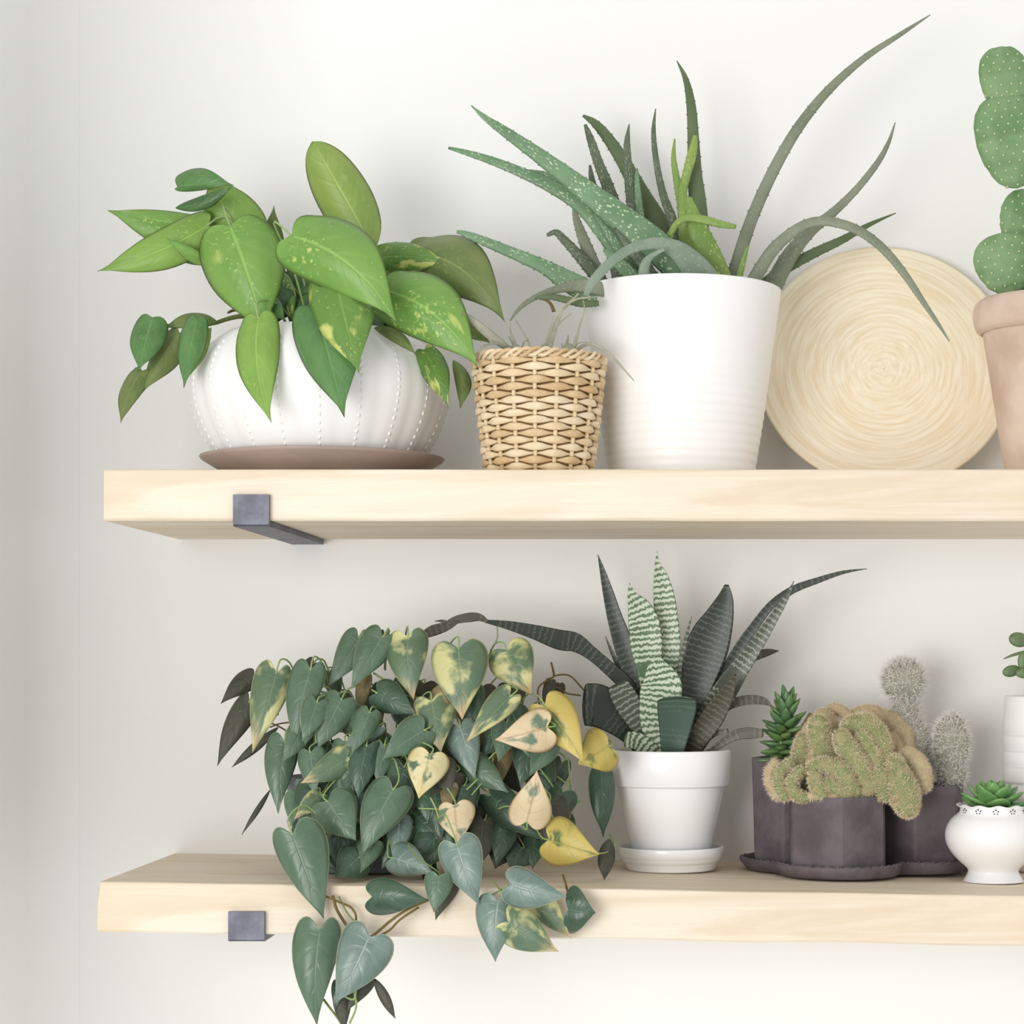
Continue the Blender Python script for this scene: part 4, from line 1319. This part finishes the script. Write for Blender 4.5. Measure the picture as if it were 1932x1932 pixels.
def hexpot(name, px, y, rad, rot, pytop, flare, sx_=1.0, sides=6):
    cxx = (px - VX) / SC(y)
    pb = [(cxx + sx_ * rad * math.cos(rot + 2 * PI * i / sides), y + rad * math.sin(rot + 2 * PI * i / sides)) for i in range(sides)]
    pt = [(cxx + sx_ * (rad + flare) * math.cos(rot + 2 * PI * i / sides), y + (rad + flare) * math.sin(rot + 2 * PI * i / sides)) for i in range(sides)]
    ztp = Z0 + (VY - pytop) * (y - rad + CY) / F
    # bevelled corners: double each corner
    def dbl(P):
        out = []
        n = len(P)
        for i in range(n):
            a = Vector(P[i]); b = Vector(P[(i + 1) % n]); c = Vector(P[i - 1])
            out.append(tuple(a + (c - a) * 0.045)); out.append(tuple(a + (b - a) * 0.045))
        return out
    m_ = MB()
    top = polyprism(m_, dbl(pb), dbl(pt), zt_ - 0.001, ztp)
    o_ = m_.build(name, M_STONE, root, smooth=False)
    n = len(top)
    mk('soil', top, [tuple(range(n))], M_SOIL, root, smooth=False)
    return cxx, ztp


root = thing('cactus_planter', 'dark stoneware cluster planter holding crested cactus, grey spiny cactus and small succulent', 'potted plant', (kx, yK, zt_))
hexpot('pot', 1505, -0.085, 0.048, math.radians(8), 1432, 0.003)
hexpot('pot', 1740, -0.092, 0.0455, math.radians(14), 1484, 0.002)
hexpot('pot', 1578, -0.150, 0.0565, math.radians(-97 + 60 - 53), 1506, -0.001)
# tray: lobed outline round the three pots with a ruffled turned-up lip
out_ = []
cent = [(1505, -0.085, 0.062), (1744, -0.095, 0.060), (1582, -0.150, 0.066)]
cs = [((p - VX) / SC(y), y, r) for p, y, r in cent]
c0 = Vector((sum(c[0] for c in cs) / 3, -0.112))
NT_ = 120
for i in range(NT_):
    a = 2 * PI * i / NT_
    d = Vector((math.cos(a), math.sin(a)))
    best = 0.03
    for k in range(400, 0, -1):
        p = c0 + d * (k * 0.0005)
        if any((p - Vector((c[0], c[1]))).length < c[2] for c in cs):
            best = k * 0.0005
            break
    out_.append(best)
sm = [sum(out_[(i + j) % NT_] for j in range(-3, 4)) / 7 for i in range(NT_)]
V = []; Fc = []
lv = [(0.0, 0.0, 0), (0.90, 0.0, 0), (0.955, 0.0015, 0), (1.0, 0.0085, 1), (1.012, 0.0125, 1), (1.0, 0.0140, 1), (0.97, 0.0105, 1), (0.92, 0.0060, 0), (0.0, 0.0060, 0)]
for j, (k, z, wv) in enumerate(lv):
    for i in range(NT_):
        a = 2 * PI * i / NT_
        r = max(0.0005, sm[i] * k) + (0.0007 * math.sin(i * 2.1) if wv else 0)
        zz = z + (0.0007 * math.sin(i * 2.7) + 0.0016 * noise.noise(Vector((math.cos(a) * 2, math.sin(a) * 2, 4))) if wv else 0)
        r = min(r, (-0.002 - c0.y) / max(1e-6, math.sin(a))) if math.sin(a) > 0.05 else r
        V.append(Vector((c0.x + r * math.cos(a), c0.y + r * math.sin(a), zk + zz)))
for j in range(len(lv) - 1):
    for i in range(NT_):
        i2 = (i + 1) % NT_
        Fc.append((j * NT_ + i, j * NT_ + i2, (j + 1) * NT_ + i2, (j + 1) * NT_ + i))
o = mk('clay_tray', V, Fc, M_STONE, None, None)
tag(o, 'dark stoneware tray with a ruffled lip under the cactus planter', 'tray')
# coiled beading along the front of the lip
mbb = MB()
for i in range(NT_ * 2):
    a = 2 * PI * i / (NT_ * 2)
    if math.sin(a) > 0.25: continue
    r = sm[(i // 2) % NT_] * 0.985
    p = (c0.x + r * math.cos(a), c0.y + r * math.sin(a), zk + 0.0125 + 0.0006 * math.sin(i * 1.7))
    vv, ff, uu = ellipsoid(p, 0.0014, 0.0024, 0.0019, Matrix.Rotation(a + 0.6, 3, 'Z'), 7, 5)
    mbb.add(vv, ff, uu)
mbb.build('beading', M_STONE, o)['kind'] = 'stuff'


def surf_spines(mesh_v, mesh_f, n, ln, spread, wid=0.00022, seed=3, up=0.0, filt=None):
    """thin three-sided spines standing on a surface"""
    rr = random.Random(seed)
    m_ = MB()
    areas = []
    tot = 0
    for f_ in mesh_f:
        a, b, c = mesh_v[f_[0]], mesh_v[f_[1]], mesh_v[f_[2]]
        ar = (b - a).cross(c - a).length
        tot += ar
        areas.append(tot)
    import bisect
    ctr = sum((Vector(v_) for v_ in mesh_v), Vector()) / len(mesh_v)
    for _ in range(n):
        k = bisect.bisect(areas, rr.random() * tot)
        if k >= len(mesh_f): continue
        f_ = mesh_f[k]
        q = [mesh_v[i] for i in f_]
        if len(q) > 4: continue
        s1, t1 = rr.random(), rr.random()
        p = q[0].lerp(q[1], s1).lerp(q[-1].lerp(q[2], s1), t1)
        nn = (q[1] - q[0]).cross(q[2] - q[0])
        if nn.length < 1e-12: continue
        nn.normalize()
        d = (nn + Vector((rr.gauss(0, spread), rr.gauss(0, spread), rr.gauss(0, spread) + up))).normalized()
        l = ln * rr.uniform(0.5, 1.2)
        sx1 = d.orthogonal().normalized(); sy1 = d.cross(sx1)
        w = wid * rr.uniform(0.7, 1.3)
        m_.add([p + sx1 * w, p - sx1 * 0.5 * w + sy1 * 0.87 * w, p - sx1 * 0.5 * w - sy1 * 0.87 * w, p + d * l],
               [(0, 1, 3), (1, 2, 3), (2, 0, 3)])
    return m_


def lobe(pts, r, y0, y1, flat=1.0):
    q = catmull([(p[0], p[1], p[2] if len(p) > 2 else r) for p in pts], 14)
    path = []; rad = []
    for i, (x, y, rr) in enumerate(q):
        k = i / 13
        yy = y0 + (y1 - y0) * k
        path.append(W(x, y, yy)); rad.append(rr / SC(yy))
    # rounded ends
    def ends(a, b, ra):
        d = (a - b).normalized()
        out = []
        for k in (0.97, 0.8, 0.5, 0.2):
            out.append((a + d * ra * k, ra * math.sqrt(max(0.0, 1 - k * k))))
        return out
    e0 = ends(path[0], path[1], rad[0])
    e1 = ends(path[-1], path[-2], rad[-1])[::-1]
    P = [e[0] for e in e0] + path + [e[0] for e in e1]
    RR = [e[1] for e in e0] + rad + [e[1] for e in e1]
    for i in range(len(RR)):
        RR[i] *= 1 + 0.04 * math.sin(i * 1.9)
    v, f, uv = tube(P, RR, 16, True, flat)
    return v, f, uv


# crested cactus: body > lobes + spines; the body itself is the low central mound
v, f, uv = ellipsoid(W(1590, 1450, -0.115), 0.052, 0.035, 0.045, None, 24, 16)
crest = mk('crested_cactus', v, f, M_CREST_G, root, uv)
LB = [
    ([(1572, 1338, 12), (1590, 1342, 10), (1602, 1360, 10)], -0.10, -0.11, M_CREST_T), ([(1552, 1352, 16), (1562, 1365, 18), (1555, 1400, 20)], -0.11, -0.12, M_CREST_T),
    ([(1618, 1346, 12), (1645, 1344, 14), (1672, 1362, 16)], -0.10, -0.10, M_CREST_T), ([(1668, 1352, 14), (1690, 1368, 18), (1708, 1400, 18), (1700, 1430, 16)], -0.10, -0.11, M_CREST_T),
    ([(1545, 1368, 20), (1548, 1400, 26), (1560, 1430, 26), (1580, 1465, 20)], -0.145, -0.15, M_CREST_G),
    ([(1515, 1395, 14), (1512, 1420, 18), (1508, 1440, 16)], -0.14, -0.15, M_CREST_G), ([(1530, 1370, 10), (1522, 1400, 14), (1528, 1440, 14)], -0.13, -0.15, M_CREST_T),
    ([(1608, 1372, 22), (1636, 1372, 25), (1655, 1400, 26), (1662, 1430, 22)], -0.15, -0.16, M_CREST_G),
    ([(1628, 1390, 14), (1645, 1420, 16), (1655, 1445, 14)], -0.168, -0.172, M_CREST_G),
    ([(1588, 1392, 17), (1600, 1415, 21), (1618, 1440, 21), (1632, 1468, 17)], -0.172, -0.178, M_CREST_G),
    ([(1712, 1424, 14), (1732, 1440, 17), (1742, 1470, 17), (1744, 1482, 13)], -0.15, -0.165, M_CREST_T),
    ([(1688, 1440, 18), (1695, 1470, 27), (1706, 1500, 30), (1712, 1520, 23)], -0.172, -0.188, M_CREST_G),
    ([(1632, 1496, 14), (1645, 1478, 17), (1662, 1462, 17), (1668, 1500, 14)], -0.178, -0.18, M_CREST_G),
    ([(1462, 1440, 8), (1452, 1458, 9), (1453, 1480, 9), (1466, 1502, 9)], -0.168, -0.176, M_CREST_T),
    ([(1488, 1440, 9), (1470, 1458, 11), (1470, 1482, 11), (1480, 1502, 10)], -0.172, -0.18, M_CREST_G),
    ([(1510, 1456, 10), (1496, 1472, 12), (1498, 1496, 12), (1520, 1506, 10)], -0.176, -0.184, M_CREST_G),
    ([(1534, 1448, 13), (1560, 1444, 16), (1590, 1458, 17), (1606, 1492, 15)], -0.178, -0.184, M_CREST_G),
    ([(1536, 1464, 12), (1540, 1482, 13), (1552, 1502, 12)], -0.186, -0.19, M_CREST_G),
    ([(1560, 1480, 14), (1580, 1490, 16), (1590, 1504, 14)], -0.184, -0.188, M_CREST_G),
    ([(1530, 1502, 7), (1555, 1504, 7), (1590, 1506, 7)], -0.190, -0.19, M_CREST_T),
    ([(1680, 1400, 18), (1690, 1425, 20), (1700, 1440, 18)], -0.12, -0.13, M_CREST_T),
]
allsp = MB()
for i, (pts, ya, yb, mt) in enumerate(LB):
    v, f, uv = lobe(pts, 10, ya, yb)
    mk('lobe', v, f, mt, crest, uv)
    # count by length
    L = sum(math.dist(pts[j][:2], pts[j + 1][:2]) for j in range(len(pts) - 1)) + pts[0][2] * 2
    m_ = surf_spines(v, f, int(L * pts[len(pts) // 2][2] * 1.25), 0.0038, 0.5, 0.00024, seed=i)
    allsp.add(m_.v, m_.f)
allsp.build('spines', M_SPINE_T, crest, smooth=False)['kind'] = 'stuff'
# grey spiny cactus: stacked globes
def globe_cactus(parts, y, nsp, ln):
    first = None
    sp = MB()
    for i, (px, py, rx, rz) in enumerate(parts):
        c = W(px, py, y)
        v, f, uv = ellipsoid(c, rx / SC(y), rx / SC(y), rz / SC(y), None, 20, 14)
        v2 = [c + (p - c) * (1 + 0.04 * math.sin(8 * math.atan2((p - c).y, (p - c).x))) for p in v]
        if first is None:
            first = mk('spiny_cactus', v2, f, M_CACT, root, uv)
        else:
            mk('segment', v2, f, M_CACT, first, uv)
        m_ = surf_spines(v2, f, int(nsp * rx * rz / 2000), ln, 0.75, 0.00034, seed=i + 40, up=0.3)
        sp.add(m_.v, m_.f)
    sp.build('spines', M_SPINE_W, first, smooth=False)['kind'] = 'stuff'


globe_cactus([(1704, 1285, 40, 40), (1708, 1345, 25, 34), (1722, 1400, 30, 46), (1735, 1450, 26, 40)], -0.09, 2300, 0.0105)
globe_cactus([(1795, 1404, 34, 56), (1795, 1460, 28, 30)], -0.10, 2300, 0.0080)


# small succulent with stacked fleshy leaves
def fleshy(parent, c, d, ln, w, th, mat, name='leaf', up=Vector((0, 0, 1)), tipk=0.55):
    """a plump pointed leaf from c along direction d"""
    d = d.normalized()
    sd = d.cross(up)
    if sd.length < 1e-3: sd = Vector((1, 0, 0))
    sd.normalize()
    nn = sd.cross(d)
    V = []; Fc = []; UV = []
    n, M = 9, 8
    for i in range(n):
        k = i / (n - 1)
        wd = (math.sin(PI * min(1, k ** 0.8 * 0.97 + 0.03)) ** tipk) if 0 < k < 1 else 0.06
        p = c + d * (ln * k) + nn * (ln * 0.10 * k * k)
        for j in range(M):
            a = 2 * PI * j / M
            V.append(p + sd * (w * wd * math.cos(a)) + nn * (th * wd * math.sin(a)))
            UV.append((k, j / M))
    for i in range(n - 1):
        for j in range(M):
            j2 = (j + 1) % M
            Fc.append((i * M + j, i * M + j2, (i + 1) * M + j2, (i + 1) * M + j))
    Fc.append(tuple(reversed(range(M)))); Fc.append(tuple((n - 1) * M + j for j in range(M)))
    return mk(name, V, Fc, mat, parent, UV)


y_ = -0.105
path = [W(1472, 1440, y_), W(1474, 1400, y_), W(1480, 1355, y_), W(1486, 1325, y_)]
v, f, uv = tube(path, [0.005, 0.0045, 0.004, 0.003], 8)
succ = mk('succulent', v, f, M_SUCC, root, uv)
for k in range(52):
    h = k / 51
    bp = path[0].lerp(path[3], h * 0.96)
    a = k * 2.39996
    el = -0.25 + 1.45 * h ** 1.5 + R_.uniform(-.15, .15)
    d = Vector((math.cos(a) * math.cos(el), math.sin(a) * math.cos(el), math.sin(el)))
    ln = (0.029 - 0.006 * h) * R_.uniform(0.85, 1.1)
    fleshy(succ, bp, d, ln, 0.0078 * (1 - 0.35 * h), 0.0034, M_SUCC, tipk=0.7)
pxtube(succ, 'stem', [(1490, 1400), (1510, 1378), (1532, 1348)], -0.105, -0.11, (0.0014, 0.0036), M_STEM_BR, 10, 8)
pxtube(succ, 'stem', [(1498, 1388), (1515, 1378), (1533, 1358)], -0.11, -0.115, (0.0014, 0.003), M_STEM_BR, 10, 8)

# ------------------------------------------------------------ footed bowl with rosette
yE = -0.180
s = SC(yE)
ex = (1874 - VX) / s
ze = low_top(ex - 0.03) + 0.0003
root = thing('potted_rosette_succulent', 'green rosette succulent in a small round white footed bowl with pierced flowers', 'potted plant', (ex, yE, ze))
zr = Z0 + (VY - 1519) / s - ze
prof = [(0.0005, 0), (0.0295, 0), (0.0302, 0.0015), (0.0285, 0.005), (0.0262, 0.0095), (0.0275, 0.014), (0.037, 0.0225), (0.0455, 0.033), (0.0495, 0.044), (0.0485, 0.055), (0.0430, 0.0645),
        (0.0365, 0.0700), (0.0345, 0.0735), (0.0352, 0.0775), (0.0382, zr), (0.0370, zr + 0.0006), (0.0340, zr - 0.004), (0.0325, zr - 0.010)]
v, f, uv = lathe(catmull(prof, 70), 120, ex, yE, ze)
v = [Vector((q.x, q.y, q.z + (0.0009 * math.cos(12 * math.atan2(q.y - yE, q.x - ex)) if q.z - ze > zr - 0.002 else 0))) for q in v]
bowl = mk('bowl', v, f, M_WHITE, root, uv)
v, f, uv = lathe([(0.0005, zr - 0.007), (0.02, zr - 0.007), (0.0328, zr - 0.009)], 30, ex, yE, ze)
mk('soil', v, f[:-1], M_SOIL, root, uv)
for k in range(12):
    a = -PI / 2 + (k - 0.1) * 2 * PI / 12 - 0.02
    mbb = MB()
    for q in range(5):
        b = 2 * PI * q / 5 + PI / 2
        z = 0.0735 + 0.0022 * math.sin(b)
        aa = a + 0.0026 * math.cos(b) / 0.035
        r = 0.0350
        vv, ff, uu = ellipsoid((ex + r * math.cos(aa), yE + r * math.sin(aa), ze + z), 0.0007, 0.0007, 0.0008, None, 8, 5)
        mbb.add(vv, ff, uu)
    mbb.build('pierced_flower', M_HOLE_SHADE, bowl)  # solid dark beads stand in for the shade inside each hole
for k in range(26):
    h = k / 25
    a = k * 2.39996
    el = 0.12 + 1.25 * h
    c = Vector((ex, yE, ze + zr - 0.004 + 0.008 * h))
    d = Vector((math.cos(a) * math.cos(el), math.sin(a) * math.cos(el), math.sin(el)))
    fleshy(root, c, d, 0.042 - 0.022 * h, 0.0145 - 0.008 * h, 0.0034, M_ECHE, tipk=0.6)

# ------------------------------------------------------------ jade plant in the ribbed white cup
yJ = -0.065
s = SC(yJ)
jx = (1963 - VX) / s
zj = low_top(jx - 0.03) + 0.0003
root = thing('potted_jade', 'jade plant with small round leaves in a tall ribbed white pot behind the footed bowl', 'potted plant', (jx, yJ, zj))
zt2 = Z0 + (VY - 1313) / s - zj
prof = [(0.0005, 0), (0.026, 0), (0.029, 0.003)]
nb = 9
for k in range(nb):
    z_a = 0.01 + (zt2 - 0.035) * k / nb; dz = (zt2 - 0.035) / nb
    rr = 0.031 + 0.0095 * min(1, (k + 0.5) / 5)
    for q in range(7):
        b = q / 6
        prof.append((rr + 0.0012 * math.sin(PI * b) - 0.0006, z_a + dz * b))
prof += [(0.0395, zt2 - 0.02), (0.0388, zt2 - 0.002), (0.0382, zt2), (0.0368, zt2), (0.0362, zt2 - 0.004), (0.035, zt2 - 0.02)]
v, f, uv = lathe(prof, 96, jx, yJ, zj)
mk('pot', v, f, M_WHITE_MATT, root, uv)
v, f, uv = lathe([(0.0005, zt2 - 0.010), (0.0361, zt2 - 0.012)], 30, jx, yJ, zj)
mk('soil', v, f[:-1], M_SOIL, root, uv)
pxtube(root, 'stem', [(1960, 1330), (1955, 1280), (1945, 1240), (1938, 1200)], yJ, yJ - 0.01, (0.005, 0.003), M_STEM)
pxtube(root, 'stem', [(1958, 1300), (1975, 1260), (1990, 1220)], yJ, yJ + 0.005, (0.004, 0.003), M_STEM)


def disc_leaf(px, py, rx, rz, ang, y, yaw=0.0):
    c = W(px, py, y)
    Rm = Matrix.Rotation(yaw, 3, 'Z') @ Matrix.Rotation(math.radians(ang), 3, 'Y')
    v, f, uv = ellipsoid(c, rx / SC(y), 0.0028, rz / SC(y), Rm, 20, 12)
    mk('leaf', v, f, M_SUCC2, root, uv)


disc_leaf(1922, 1207, 19, 14, 12, yJ - 0.01)
disc_leaf(1908, 1266, 17, 11, -14, yJ - 0.015)
disc_leaf(1932, 1248, 12, 20, 0, yJ - 0.02)
disc_leaf(1932, 1270, 16, 10, 0, yJ - 0.025)
disc_leaf(1952, 1190, 20, 16, -10, yJ - 0.01)
disc_leaf(1975, 1230, 20, 15, 20, yJ - 0.01)
disc_leaf(1960, 1285, 18, 13, 10, yJ - 0.02)
disc_leaf(1995, 1195, 18, 15, -15, yJ)
disc_leaf(2000, 1262, 18, 14, 5, yJ)
blade(root, [(1894, 1243, 2), (1908, 1237, 5), (1925, 1232, 6), (1942, 1228, 4)], yJ - 0.01, yJ - 0.01, M_SUCC2, 0.5, 0.0, n=10, M=8)
